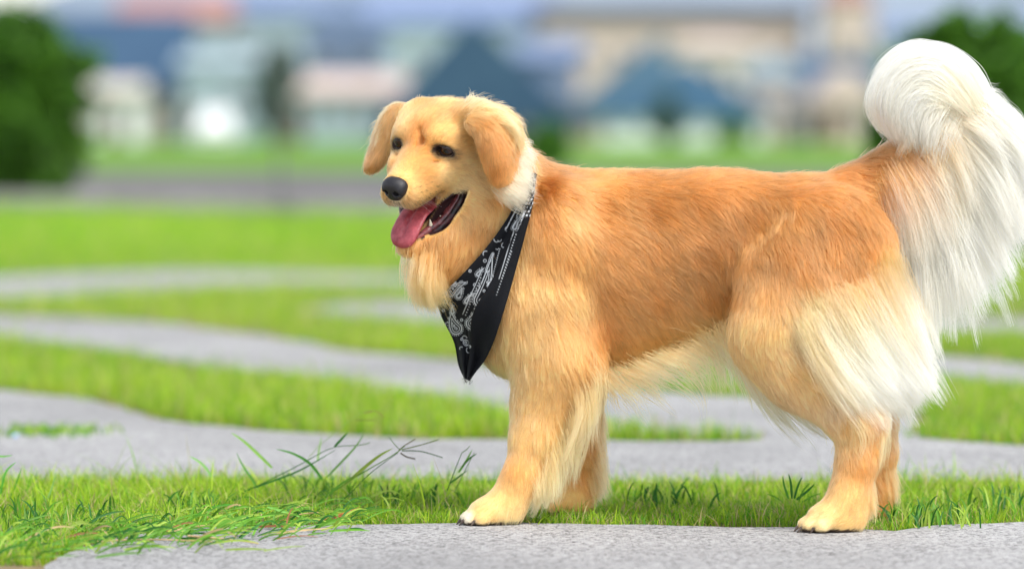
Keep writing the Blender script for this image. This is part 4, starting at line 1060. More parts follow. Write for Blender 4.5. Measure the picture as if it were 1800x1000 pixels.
# the rolled strap over the nape
a0 = near[2, NU // 2]; strap = [near[12, NU // 2], P(936, 308, a0[1] + .02), P(940, 299, .03), P(944, 297, .075), P(944, 305, .12), farp[2, -1]]
C = catmull(np.array(strap)[None], 24)[0]; V = []
for i, p in enumerate(C):
    tg = unit(C[min(i + 1, 23)] - C[max(i - 1, 0)]); n1 = unit(np.cross(tg, np.array([1, 0, .2]))); n2 = np.cross(tg, n1)
    for j in range(10):
        a = j / 10 * 6.283; r = .0065 * (1 + .18 * math.sin(3 * a + i * .9)); V.append(p + n1 * r * math.cos(a) * .7 + n2 * r * 1.3 * math.sin(a))
F = [(i * 10 + j, i * 10 + (j + 1) % 10, (i + 1) * 10 + (j + 1) % 10, (i + 1) * 10 + j) for i in range(23) for j in range(10)]
obj_np('rolled_strap', np.array(V), np.array(F), m_cloth, BAN, vcol=np.tile([.012, .013, .018], (len(V), 1)))
# frayed threads at the tip
fr = []
for i in range(26):
    k = NV - 1 - int(rng.integers(0, 30)); j = int(rng.integers(0, NU)); a = near[k, j]
    fr.append([a + np.array([rng.normal(0, .002) * t, rng.normal(0, .002) * t, -.012 * t * rng.uniform(.4, 1)]) for t in np.linspace(0, 1, 4)])
curves_obj('frayed_threads', np.array(fr), np.full((26, 4), .0003), np.full((26, 4, 3), .015), BAN, m_hair)
# ================================================================== GROUND
def poly_g(pts, z0=0.0): p = np.array(pts, float); return G(p[:, 0], p[:, 1], z0)
SLABS = {
 'near': [(60,1040),(92,998),(150,966),(230,946),(340,935),(480,932),(560,929),(700,929),(900,927),(1100,928),(1300,931),(1450,934),(1560,938),(1640,930),(1800,924),(2300,912),(3000,1200),(2400,1700),(-600,1700),(-500,1300)],
 'middle': [(-900,640),(-400,672),(0,690),(150,706),(225,722),(260,738),(330,748),(450,761),(600,769),(760,776),(890,775),(1060,777),(1190,780),(1320,779),(1335,772),(1200,768),(1070,764),(960,744),(890,729),(800,712),(700,698),(600,681),(400,655),(200,624),(0,601),(-400,580),(-900,575),
   (-900,545),(-400,545),(0,557),(150,563),(300,574),(450,592),(560,610),(640,624),(800,636),(900,655),(1000,673),(1100,688),(1200,696),(1290,703),(1400,706),(1500,712),(1590,726),(1618,745),(1605,772),(1700,781),(1800,789),(2300,815),(3000,840),
   (3000,880),(2300,862),(1800,853),(1500,851),(1100,853),(700,846),(400,848),(0,851),(-400,838),(-900,810)],
 'far_short': [(524,546),(600,536),(700,533),(780,534),(1000,543),(1300,551),(1620,557),(1800,562),(2300,578),(3000,600),(3000,640),(2300,608),(1800,592),(1620,588),(1300,584),(1000,581),(780,573),(650,563),(560,556)],
 'right': [(1350,600),(1450,604),(1610,622),(1700,632),(1800,643),(2300,690),(3000,740),(3000,800),(2300,745),(1800,687),(1700,678),(1610,667),(1450,648),(1350,630)],
 'far': [(-1500,478),(-600,490),(0,488),(170,480),(300,476),(450,478),(700,484),(900,491),(1100,500),(1110,509),(900,509),(700,507),(500,505),(350,512),(170,522),(0,531),(-600,534),(-1500,522)],
}
GR = {k: poly_g(v) for k, v in SLABS.items()}
def jitter_ring(p, step, amp, seed):
    r = np.random.default_rng(seed); out = []
    n = len(p)
    for i in range(n):
        a, b = p[i], p[(i + 1) % n]; d = b - a; L = np.linalg.norm(d); m = min(400, max(1, int(L / step)))
        nn = np.array([-d[1], d[0], 0]) / (L + 1e-9)
        for j in range(m):
            out.append(a + d * j / m)
    out = np.array(out)
    q = out.copy(); sc = np.hypot(out[:, 0], out[:, 1] + 8) / 8
    for f, w in ((3.1, 1), (11, .5), (34, .42)):
        q[:, 0] += (value_noise(out + 40 + seed, f, seed) - .5) * amp * w * sc; q[:, 1] += (value_noise(out + 70 + seed, f, seed + 1) - .5) * amp * w * sc * 1.6
    return q
m_slab, nt, b_, o_ = new_mat('exposed_aggregate')
tc = nd(nt, 'ShaderNodeTexCoord')
v1 = nd(nt, 'ShaderNodeTexVoronoi'); v1.inputs['Scale'].default_value = 190; v1.inputs['Randomness'].default_value = 1
nt.links.new(tc.outputs['Object'], v1.inputs['Vector'])
rp = nd(nt, 'ShaderNodeValToRGB'); e = rp.color_ramp.elements
sep = nd(nt, 'ShaderNodeSeparateColor'); nt.links.new(v1.outputs['Color'], sep.inputs[0]); nt.links.new(sep.outputs[0], rp.inputs[0])
e[0].position = 0; e[0].color = (.08, .076, .076, 1); e[1].position = 1; e[1].color = (.55, .55, .55, 1)
for p_, c_ in ((.12, (.15, .147, .145)), (.22, (.30, .297, .295)), (.55, (.39, .387, .387)), (.8, (.45, .447, .445))): q_ = e.new(p_); q_.color = (*c_, 1)
n1 = nd(nt, 'ShaderNodeTexNoise'); n1.inputs['Scale'].default_value = 1.7; n1.inputs['Detail'].default_value = 6; nt.links.new(tc.outputs['Object'], n1.inputs['Vector'])
mr = nd(nt, 'ShaderNodeMapRange'); mr.inputs[1].default_value = .3; mr.inputs[2].default_value = .7; mr.inputs[3].default_value = .66; mr.inputs[4].default_value = .98; nt.links.new(n1.outputs['Fac'], mr.inputs[0])
sc_ = nd(nt, 'ShaderNodeVectorMath', operation='SCALE'); nt.links.new(rp.outputs[0], sc_.inputs[0]); nt.links.new(mr.outputs[0], sc_.inputs['Scale']); nt.links.new(sc_.outputs[0], b_.inputs['Base Color'])
bp = nd(nt, 'ShaderNodeBump'); bp.inputs['Strength'].default_value = .9; bp.inputs['Distance'].default_value = .003; bp.invert = True
nt.links.new(v1.outputs['Distance'], bp.inputs['Height']); nt.links.new(bp.outputs[0], b_.inputs['Normal']); b_.inputs['Roughness'].default_value = .85
import bmesh
PATH_Z = .007
for i, (k, p) in enumerate(GR.items()):
    ring = jitter_ring(p, .045 if k in ('near', 'middle') else .12, .034, 11 + i)
    bm = bmesh.new(); top = [bm.verts.new((v[0], v[1], PATH_Z - .001 * i)) for v in ring]; f = bm.faces.new(top)
    if f.normal.z < 0: f.normal_flip()
    bm.normal_update()
    if f.normal.z < 0: f.normal_flip()
    low = [bm.verts.new((v[0], v[1], -.03)) for v in ring]
    n = len(ring)
    for j in range(n): bm.faces.new((top[j], top[(j + 1) % n], low[(j + 1) % n], low[j]))
    bmesh.ops.recalc_face_normals(bm, faces=bm.faces)
    bmesh.ops.triangulate(bm, faces=[q for q in bm.faces if len(q.verts) > 4], ngon_method='EAR_CLIP')
    me = bpy.data.meshes.new('path'); bm.to_mesh(me); bm.free(); me.materials.append(m_slab)
    tag(link(bpy.data.objects.new('path', me)), kind='structure')
# the ground itself : flat round the dog, falling a metre towards the houses, out to the horizon
def gz_at(y):
    y = np.asarray(y, float); return -1.15 * sstep(70, 230, y)
ys = np.concatenate([np.linspace(-9, 60, 70), np.linspace(63, 300, 60), np.linspace(330, 2500, 20)])
xs = np.concatenate([np.linspace(-1500, -70, 12), np.linspace(-60, 60, 61), np.linspace(70, 1500, 12)])
X_, Y_ = np.meshgrid(xs, ys); Z_ = gz_at(Y_)
V = np.stack([X_, Y_, Z_], -1).reshape(-1, 3); nx_ = len(xs)
ii = np.arange(len(ys) - 1)[:, None] * nx_ + np.arange(nx_ - 1)[None]
m_gr, nt, b_, o_ = new_mat('turf_soil')
tc = nd(nt, 'ShaderNodeTexCoord')
n1 = nd(nt, 'ShaderNodeTexNoise'); n1.inputs['Scale'].default_value = .55; n1.inputs['Detail'].default_value = 8; nt.links.new(tc.outputs['Object'], n1.inputs['Vector'])
n2 = nd(nt, 'ShaderNodeTexNoise'); n2.inputs['Scale'].default_value = 40; n2.inputs['Detail'].default_value = 6; nt.links.new(tc.outputs['Object'], n2.inputs['Vector'])
r1 = nd(nt, 'ShaderNodeValToRGB'); r1.color_ramp.elements[0].position = .36; r1.color_ramp.elements[1].position = .64
r1.color_ramp.elements[0].color = (.10, .27, .014, 1); r1.color_ramp.elements[1].color = (.24, .43, .03, 1); nt.links.new(n1.outputs['Fac'], r1.inputs[0])
r2 = nd(nt, 'ShaderNodeValToRGB'); r2.color_ramp.elements[0].color = (.10, .075, .04, 1); r2.color_ramp.elements[1].color = (.34, .27, .16, 1); nt.links.new(n2.outputs['Fac'], r2.inputs[0])
sx = nd(nt, 'ShaderNodeSeparateXYZ'); nt.links.new(tc.outputs['Object'], sx.inputs[0])
mr = nd(nt, 'ShaderNodeMapRange'); mr.inputs[1].default_value = 7; mr.inputs[2].default_value = 18; nt.links.new(sx.outputs['Y'], mr.inputs[0])
mx = nd(nt, 'ShaderNodeMix', data_type='RGBA'); nt.links.new(mr.outputs[0], mx.inputs['Factor']); nt.links.new(r2.outputs[0], mx.inputs[6]); nt.links.new(r1.outputs[0], mx.inputs[7])
mr2 = nd(nt, 'ShaderNodeMapRange'); mr2.inputs[1].default_value = 42; mr2.inputs[2].default_value = 50; nt.links.new(sx.outputs['Y'], mr2.inputs[0])
r3 = nd(nt, 'ShaderNodeValToRGB'); r3.color_ramp.elements[0].position = .3; r3.color_ramp.elements[1].position = .7     # rougher meadow beyond the road
r3.color_ramp.elements[0].color = (.07, .17, .014, 1); r3.color_ramp.elements[1].color = (.14, .28, .022, 1); nt.links.new(n1.outputs['Fac'], r3.inputs[0])
mx2 = nd(nt, 'ShaderNodeMix', data_type='RGBA'); nt.links.new(mr2.outputs[0], mx2.inputs['Factor']); nt.links.new(mx.outputs[2], mx2.inputs[6]); nt.links.new(r3.outputs[0], mx2.inputs[7])
nt.links.new(mx2.outputs[2], b_.inputs['Base Color']); b_.inputs['Roughness'].default_value = .9; b_.inputs['Specular IOR Level'].default_value = .15
tag(obj_np('ground', V, np.stack([ii, ii + 1, ii + nx_ + 1, ii + nx_], -1).reshape(-1, 4), m_gr), kind='structure')
# road beyond the lawn
m_road = mat_noise('worn_tarmac', (.085, .078, .082), (.14, .13, .134), .8, rough=.9, detail=8)
rx = np.linspace(-40, 40, 81)
def road_y(x): return 23.6 - .8 * np.clip(x, -6, 3)
V = [];
for x in rx: V += [(x, road_y(x) - 0.9, .02), (x, road_y(x) * 0 + 43.5, .02)]
F = [(2 * i, 2 * i + 2, 2 * i + 3, 2 * i + 1) for i in range(80)]
tag(obj_np('road', np.array(V), np.array(F), m_road, smooth=False), kind='structure')
V, F = [], []
for x in rx:
    y = road_y(x); V += [(x, y - 1.05, .0), (x, y - 1.05, .11), (x, y - .92, .11), (x, y - .92, .0)]
for i in range(80):
    o0 = 4 * i; F += [(o0, o0 + 4, o0 + 5, o0 + 1), (o0 + 1, o0 + 5, o0 + 6, o0 + 2), (o0 + 2, o0 + 6, o0 + 7, o0 + 3)]
tag(obj_np('kerb', np.array(V), np.array(F), mat_noise('kerb_stone', (.22, .21, .2), (.3, .29, .28), 3), smooth=False), kind='structure')

# ------------------------------------------------------------------ grass
m_grass = attr_mat('grass_blade', rough=.55, spec=.25, translucent=.35)
def on_slab(Q, grow=0.0):
    r = np.zeros(len(Q), bool)
    for p in GR.values(): r |= in_poly(Q[:, :2], p[:, :2])
    return r
def blades(name, n, d0, d1, h0, h1, w, segs=3, extra_w=.35, seed=1, tilt=.35, power=1.0, dark=0.0, keepf=None):
    r = np.random.default_rng(seed)
    # more per square metre near the camera, constant over the picture
    q = r.random(n); D = (d0 ** (1 - power) + q * (d1 ** (1 - power) - d0 ** (1 - power))) ** (1 / (1 - power)) if power != 1 else d0 * (d1 / d0) ** q
    half = (900 / FPX) * (1 + extra_w)
    X = r.uniform(-1, 1, n) * half * D; Y = D - 8
    Q = np.stack([X, Y, np.zeros(n)], 1)
    # spill a little on to the slab edges
    Qt = Q.copy(); Qt[:, :2] += r.normal(0, .013, (n, 2)) * (D / 8)[:, None]
    ok = ~on_slab(Qt)
    eg = np.zeros(n, bool); s8 = (D / 8)
    for ax, ay in ((1, 0), (-1, 0), (0, 1.6), (0, -1.6)):
        e_ = Q.copy(); e_[:, 0] += ax * .022 * s8; e_[:, 1] += ay * .022 * s8; eg |= on_slab(e_)
    ok &= ~(eg & (value_noise(Q + 90, 4.5, 12) + r.random(n) * .45 > .62))
    ok &= ~(((Y > road_y(X) - 1.1) & (Y < 44)))
    pn = value_noise(Q + 50, 2.2, 5) * .6 + value_noise(Q + 50, 9, 6) * .4
    ok &= (pn + r.random(n) * .5) > .42
    if keepf is not None: ok &= keepf(Q, r)
    Q, D, pn = Q[ok], D[ok], pn[ok]; n = len(Q)
    h = r.uniform(h0, h1, n) * (.6 + .8 * pn) * np.where(r.random(n) < .06, 1.7, 1)
    az = r.uniform(0, 6.283, n); lean = np.abs(r.normal(0, tilt, n)) + .1
    dx, dy = np.cos(az), np.sin(az)
    fa = r.uniform(0, 6.283, n); wx, wy = np.cos(fa), np.sin(fa)
    t = np.linspace(0, 1, segs + 1)
    cx = Q[:, 0:1] + dx[:, None] * h[:, None] * lean[:, None] * t ** 1.8
    cy = Q[:, 1:2] + dy[:, None] * h[:, None] * lean[:, None] * t ** 1.8
    cz = h[:, None] * t * (1 - .25 * lean[:, None] * t) + gz_at(Q[:, 1])[:, None] - .003
    wd = w * r.uniform(.6, 1.4, n)[:, None] * (1 - t ** 1.7) * np.maximum(1, D / 13)[:, None] + .0001
    Vv = np.zeros((n, segs + 1, 2, 3)); 
    for k, s in ((0, -1), (1, 1)):
        Vv[:, :, k, 0] = cx + s * wx[:, None] * wd; Vv[:, :, k, 1] = cy + s * wy[:, None] * wd; Vv[:, :, k, 2] = cz
    base = np.arange(n)[:, None] * (segs + 1) * 2 + np.arange(segs)[None] * 2
    Fc = np.stack([base, base + 1, base + 3, base + 2], -1).reshape(-1, 4)
    c1, c2, c3 = np.array([.08, .30, .014]), np.array([.44, .62, .036]), np.array([.58, .50, .22])
    mixv = np.clip(r.normal(.5, .36, n) + (pn - .5) * .5, 0, 1)[:, None]
    cc = c1 * (1 - mixv) + c2 * mixv
    dry = r.random(n) < .17; cc[dry] = c3 * r.uniform(.6, 1.1, (dry.sum(), 1))
    cc = cc * (1 - dark)
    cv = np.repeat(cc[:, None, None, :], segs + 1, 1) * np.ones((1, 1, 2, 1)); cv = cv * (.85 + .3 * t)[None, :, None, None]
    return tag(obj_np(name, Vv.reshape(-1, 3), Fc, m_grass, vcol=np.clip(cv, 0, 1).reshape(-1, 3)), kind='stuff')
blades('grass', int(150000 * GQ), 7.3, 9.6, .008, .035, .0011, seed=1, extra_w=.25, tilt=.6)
blades('grass', int(9000 * GQ), 7.3, 9.6, .035, .065, .0012, seed=8, extra_w=.08, tilt=.9, keepf=lambda Q, r: value_noise(Q + 50, 5, 31) > .55)
blades('grass', int(135000 * GQ), 9.4, 14.5, .025, .060, .0016, segs=2, seed=2)
blades('grass', int(120000 * GQ), 14.5, 38.0, .03, .07, .0022, segs=1, seed=3)
# short dry thatch under the near turf
def dryness(Q, r): return r.random(len(Q)) < .5
blades('grass', int(26000 * GQ), 7.4, 10.5, .006, .018, .0009, segs=2, seed=4, tilt=1.6)
# ------------------------------------------------------------------ single weeds, straws and scraps
m_weed = attr_mat('weed_leaf', rough=.5, spec=.3, translucent=.3, noise=.15, nscale=40)
def ribbon(pts, w, seed=0, fold=.35):
    """leaf blade along world points with a V fold; returns V,F"""
    C = catmull(np.array(pts, float)[None], 12)[0]; V = []; n = len(C)
    for i in range(n):
        t = i / (n - 1); tg = unit(C[min(i + 1, n - 1)] - C[max(i - 1, 0)])
        sd_ = unit(np.cross(tg, np.array([0.2, -1, .35]))); up = np.cross(sd_, tg)
        ww = w * (.35 + .65 * math.sin(min(1, t * 2.6 + .25) * math.pi / 2)) * (1 - t ** 3) + .0002
        V += [C[i] - sd_ * ww + up * ww * fold, C[i], C[i] + sd_ * ww + up * ww * fold]
    F = []
    for i in range(n - 1):
        o0 = 3 * i; F += [(o0, o0 + 1, o0 + 4, o0 + 3), (o0 + 1, o0 + 2, o0 + 5, o0 + 4)]
    return np.array(V), np.array(F)
def tube(pts, r0, r1, n=12, m=6):
    C = catmull(np.array(pts, float)[None], n)[0]; V = []
    for i in range(n):
        tg = unit(C[min(i + 1, n - 1)] - C[max(i - 1, 0)]); a1 = unit(np.cross(tg, np.array([.1, 1, .2]))); a2 = np.cross(tg, a1); r = r0 + (r1 - r0) * i / (n - 1)
        for j in range(m): V.append(C[i] + a1 * r * math.cos(j / m * 6.283) + a2 * r * math.sin(j / m * 6.283))
    F = [(i * m + j, i * m + (j + 1) % m, (i + 1) * m + (j + 1) % m, (i + 1) * m + j) for i in range(n - 1) for j in range(m)]
    return np.array(V), np.array(F)
GRN, DKG, YLG, BRN, TAN = srgb(90, 140, 40), srgb(48, 105, 38), srgb(150, 178, 70), srgb(140, 92, 60), srgb(205, 178, 130)
def weed(label, base, stems=(), leaves=(), heads=(), cat='weed', group=None, name='weed'):
    bx, by, Y = base; o0 = P(bx, by, Y); r = empty(name, tuple(o0))
    tag(r, label, cat, group)
    def add(nm, V, F, c_): obj_np(nm, V - o0, F, m_weed, r, vcol=np.tile(c_, (len(V), 1)) * rng.uniform(.85, 1.15, (len(V), 1)))
    stems = [(a_, w * .8, c_ * 1.25) for a_, w, c_ in stems]; leaves = [(a_, w * .72, c_ * 1.3) for a_, w, c_ in leaves]
    for pts, w, c_ in stems: add('stem', *tube([P(a, b, Y + (q[0] if q else 0)) for a, b, *q in pts], w, w * .6), c_)
    for pts, w, c_ in leaves: add('leaf', *ribbon([P(a, b, Y + (q[0] if q else 0)) for a, b, *q in pts], w), c_)
    for pts, w, c_ in heads:
        C = catmull(np.array([P(a, b, Y) for a, b in pts])[None], 16)[0]; V = []; F = []
        for i, p in enumerate(C[:-1]):
            for s in (-1, 1):
                k = len(V); q = p + np.array([0, 0, s * w]) ; tg = C[i + 1] - p
                V += [p, p + tg * .5 + np.array([0, -w * .5, s * w * 1.2]), p + tg * 1.2 + np.array([0, 0, s * w * .9]), p + tg * .6 + np.array([0, w * .5, s * w * .4])]; F.append((k, k + 1, k + 2, k + 3))
        V2, F2 = tube([P(a, b, Y) for a, b in pts], w * .4, w * .3, 10, 5)
        add('seed_head', np.concatenate([np.array(V), V2]), np.concatenate([np.array(F), F2 + len(V)]), c_)
    return r
Yw = .22
weed('tall leaning crabgrass stalk with forked brown seed head, in front of the slab', (470, 925, Yw),
     [([(470,925),(545,890),(625,838),(690,800),(712,783)], .0014, GRN), ([(560,912),(610,872),(650,832),(700,795)], .0012, DKG)],
     [([(600,858),(640,822),(668,800),(690,788)], .0040, srgb(130,150,60)), ([(560,885),(600,850),(640,828)], .0028, GRN)],
     [([(700,792),(712,782),(730,772)], .0012, srgb(120,110,60)), ([(706,790),(735,783),(770,773)], .0011, srgb(110,130,50)), ([(706,792),(740,793),(778,804)], .0011, DKG), ([(704,796),(716,803),(730,806)], .0016, srgb(90,75,50)), ([(703,790),(693,780),(684,768)], .0010, GRN)])
weed('leaning green stem with three long thin leaves and pale top by the grass edge', (400, 880, Yw + .12),
     [([(400,880),(460,850),(520,820),(580,788),(612,783)], .0012, DKG)],
     [([(566,842),(545,815),(515,797),(485,789)], .0036, srgb(70,135,45)), ([(575,838),(600,812),(625,785),(640,762)], .0026, srgb(110,150,80)), ([(430,862),(480,845),(530,825),(590,790)], .0024, DKG), ([(588,785),(600,772),(612,760)], .0030, DKG)],
     [([(612,783),(632,782),(650,778)], .0009, GRN)])
weed('thin arching grass stem with drooping brown tip, tallest above the pavement', (520, 870, Yw + .35),
     [([(520,870),(545,800),(590,760),(620,735),(645,722),(660,722)], .0008, srgb(130,160,90))],
     [([(558,810),(561,790),(565,768)], .0022, srgb(130,170,90))], [([(640,726),(660,722),(675,733)], .0010, srgb(150,120,80)), ([(625,738),(642,738),(660,738)], .0008, srgb(120,110,70))])
weed('broad bent grass blade pair slanting left over the slab', (478, 835, Yw + .2), [],
     [([(478,822),(450,795),(428,775),(406,760)], .0040, srgb(120,165,70)), ([(455,862),(440,838),(425,815),(416,796)], .0024, srgb(80,140,50)), ([(372,838),(360,820),(345,808),(333,802)], .0030, srgb(120,170,90))], [])
weed('upright narrow grass shoots left of the front paw', (795, 862, Yw), [([(786,862),(800,825),(812,795)], .0012, DKG), ([(800,862),(818,825),(834,795)], .0010, srgb(100,140,70))],
     [([(806,830),(818,812),(830,790)], .0026, srgb(100,150,60)), ([(812,820),(826,805),(838,797)], .0020, DKG), ([(790,850),(806,838),(822,826)], .0018, DKG)],
     [([(812,795),(820,790),(826,783)], .0010, GRN)])
weed('dark upright grass tuft between the front and hind legs', (1392, 875, .1), [],
     [([(1392,876),(1390,850),(1386,832)], .0030, DKG), ([(1396,876),(1402,855),(1410,838)], .0026, DKG), ([(1386,876),(1378,852),(1376,836)], .0026, srgb(70,130,40)), ([(1400,878),(1420,862),(1432,850)], .0028, DKG), ([(1404,880),(1412,862),(1424,848)], .0022, GRN), ([(1380,880),(1370,860),(1362,850)], .0018, YLG), ([(1394,880),(1396,858),(1398,842)], .0018, YLG), ([(1410,882),(1428,872),(1444,866)], .0018, GRN), ([(1376,882),(1360,872),(1348,868)], .0018, GRN)], [])
weed('flattened pale green stem lying along the slab edge', (130, 975, -.12), [([(130,975),(200,958),(290,948),(380,940),(430,935)], .0016, srgb(140,175,90))],
     [([(200,958),(240,935),(290,925),(340,918)], .0042, srgb(95,150,50)), ([(290,948),(340,945),(400,942)], .0030, srgb(130,175,90)), ([(160,968),(200,968),(260,965)], .0034, GRN)], [])
weed('long stem lying across the turf with fresh leaves, left of the dog', (215, 960, -.02), [([(215,952),(300,922),(380,900),(470,888),(560,885)], .0014, srgb(120,160,60))],
     [([(300,922),(340,925),(400,918),(470,925)], .0040, srgb(80,150,50)), ([(330,915),(370,893),(410,885)], .0036, srgb(70,140,40)), ([(470,890),(520,905),(580,922)], .0030, srgb(110,165,70)), ([(380,905),(430,912),(500,930)], .0028, GRN)], [])
weed('reddish brown withered blade at the right end of the weeds', (548, 928, .0), [], [([(548,926),(580,912),(605,903),(632,890)], .0034, srgb(165,95,60)), ([(560,915),(590,905),(620,898)], .0020, srgb(190,120,70))], [])
weed('small upright blades at the left picture edge', (10, 880, .3), [], [([(0,870),(10,830),(28,812)], .0026, srgb(80,150,50)), ([(20,870),(30,845),(38,822)], .0022, GRN), ([(-10,800),(5,802),(22,800)], .0022, srgb(90,150,60)), ([(70,905),(90,860),(98,830)], .0018, srgb(120,160,90))], [])
for i, (pts, lab) in enumerate([([(150,978),(220,972),(300,972),(380,976)], 'pale dry straw on the near slab, longer piece at left'), ([(330,968),(380,972),(430,978),(455,982)], 'tan dry straw ending on the near slab below the weeds'), ([(470,922),(520,905),(560,900)], 'dry straw caught in the turf above the slab edge')]):
    V, F = tube([P(a, b, -.42 if i < 2 else -.02) for a, b in pts], .0016, .0008); 
    V[:, 2] += PATH_Z + .002 - V[:, 2].min() if i < 2 else 0
    tag(obj_np('straw', V, F, m_weed, vcol=np.tile(TAN, (len(V), 1))), lab, 'straw', 'dry straws')
# a clump of taller blades in front of the hind leg and elsewhere along the strip
def clump(px, py, n, h, spread, seed, cols=(GRN, DKG, YLG)):
    r = np.random.default_rng(seed); g = G(px, py); Vs = []; Fs = []; Cs = []; k = 0
    for i in range(n):
        b = g + np.array([r.normal(0, spread), r.normal(0, spread * 1.2), 0]); a = r.uniform(0, 6.28); L = h * r.uniform(.5, 1.15); ln = r.uniform(.1, .8)
        pts = [b, b + np.array([math.cos(a) * ln * L * .25, math.sin(a) * ln * L * .25, L * .45]), b + np.array([math.cos(a) * ln * L * .6, math.sin(a) * ln * L * .6, L * .8]), b + np.array([math.cos(a) * ln * L, math.sin(a) * ln * L, L * .95])]
        V, F = ribbon(pts, .0016 * r.uniform(.7, 1.3)); Vs.append(V); Fs.append(F + k); k += len(V); Cs.append(np.tile(cols[r.integers(0, len(cols))] * r.uniform(.8, 1.3), (len(V), 1)))
    return np.concatenate(Vs), np.concatenate(Fs), np.concatenate(Cs)
for i, (px, py, n, h, sp, lab) in enumerate([(1165, 895, 60, .05, .035, 'loose taller grass tuft right of the front paws'), (1635, 925, 90, .045, .04, 'dense grass tuft behind the hind paw on the slab edge'), (1760, 905, 50, .05, .05, 'taller grass tuft at the right picture edge'),
      (590, 880, 60, .05, .05, 'green tuft at the foot of the tall stalks'), (360, 905, 50, .045, .04, 'bushy tuft in the middle of the fallen stems'), (60, 930, 70, .05, .06, 'full grass tuft in the lower left corner'), (730, 900, 45, .045, .05, 'tuft halfway between tall stalk and front paw')]):
    V, F, Cc = clump(px, py, n, h, sp, 50 + i); g = G(px, py)
    o = obj_np('grass_tuft', V - g, F, m_weed, vcol=Cc); o.location = tuple(g); tag(o, kind='stuff')
# turf tongue lying on the middle slab at left, and the scrap of blue plastic beside it
V, F, Cc = clump(85, 768, 160, .022, .05, 77, (GRN, YLG, GRN)); g = G(85, 768); V = V - g; V[:, 0] *= 1.3; V[:, 2] += PATH_Z
o = obj_np('grass_tuft', V, F, m_weed, vcol=Cc); o.location = tuple(g); tag(o, kind='stuff')
g = G(26, 768, PATH_Z)
V = np.array([(-.008, -.006, .001), (.010, -.004, .003), (.012, .006, .009), (-.004, .008, .006), (0, 0, .013)]); F = [(0, 1, 4), (1, 2, 4), (2, 3, 4), (3, 0, 4), (3, 2, 1, 0)]
o = obj_np('plastic_scrap', V * .6 + g, F, mat_noise('blue_plastic', (.25, .45, .8), (.3, .5, .85), 20, rough=.4), smooth=False); tag(o, 'tiny blue plastic scrap on the pavement at far left', 'litter')

# cut and fallen blades lying in a loose heap at left
r5 = np.random.default_rng(91); Vs, Fs, Cs, k = [], [], [], 0
for i in range(420):
    px = r5.uniform(-20, 640); py = 905 + (640 - px) * .085 + r5.normal(0, 16); py = min(py, 985)
    g = G(px, py, PATH_Z + .004); a = r5.normal(.0, .8); L = r5.uniform(.03, .10); up = r5.uniform(.002, .030)
    d = np.array([math.cos(a), math.sin(a), 0])
    V, F = ribbon([g, g + d * L * .35 + Uz * up * .7, g + d * L * .7 + Uz * up, g + d * L + Uz * up * r5.uniform(.3, 1.2)], .0013 * r5.uniform(.5, 1.7))
    Vs.append(V); Fs.append(F + k); k += len(V); Cs.append(np.tile((GRN, DKG, YLG, GRN * 1.3, TAN * .8, BRN)[r5.choice(6, p=[.33, .14, .28, .21, .03, .01])] * r5.uniform(.8, 1.3), (len(V), 1)))
tag(obj_np('cut_grass', np.concatenate(Vs), np.concatenate(Fs), m_weed, vcol=np.clip(np.concatenate(Cs), 0, .9)), kind='stuff')
# ================================================================== BACKGROUND
def zp(py, D): return CAM_H + D * math.tan(math.atan((500 - py) / FPX) - TILT)      # height of a photo row at distance D
def xp(px, D): return (px - 900) / FPX * D
m_blue = mat_noise('blue_roof', srgb(42, 70, 98), srgb(56, 84, 110), .6, rough=.6)
m_teal = mat_noise('slate_blue_roof', srgb(72, 106, 128), srgb(88, 120, 138), .6, rough=.6)
m_dkro = mat_noise('dark_blue_roof', srgb(60, 94, 130), srgb(74, 108, 140), .6, rough=.6)
m_lav = mat_noise('lavender_render', srgb(105, 122, 155), srgb(122, 138, 168), .7)
m_crm = mat_noise('cream_render', srgb(192, 182, 172), srgb(205, 196, 186), .7)
m_bei = mat_noise('beige_render', srgb(190, 172, 164), srgb(202, 184, 176), .7)
m_grw = mat_noise('grey_white_render', srgb(150, 168, 178), srgb(168, 184, 192), .7)
m_wht = mat_noise('white_render', srgb(215, 222, 222), srgb(230, 235, 235), .7)
m_red = mat_noise('red_tile_roof', srgb(150, 112, 108), srgb(165, 128, 122), .7)
m_trim = mat_noise('window_frame_paint', (.6, .6, .58), (.7, .7, .68), 2)
m_gls, nt, b_, o_ = new_mat('window_glass'); b_.inputs['Base Color'].default_value = (.05, .07, .09, 1); b_.inputs['Roughness'].default_value = .08
m_door = mat_noise('painted_door', (.10, .06, .04), (.14, .09, .06), 2)
m_dk = mat_noise('dark_timber', (.05, .05, .06), (.08, .08, .09), 3)
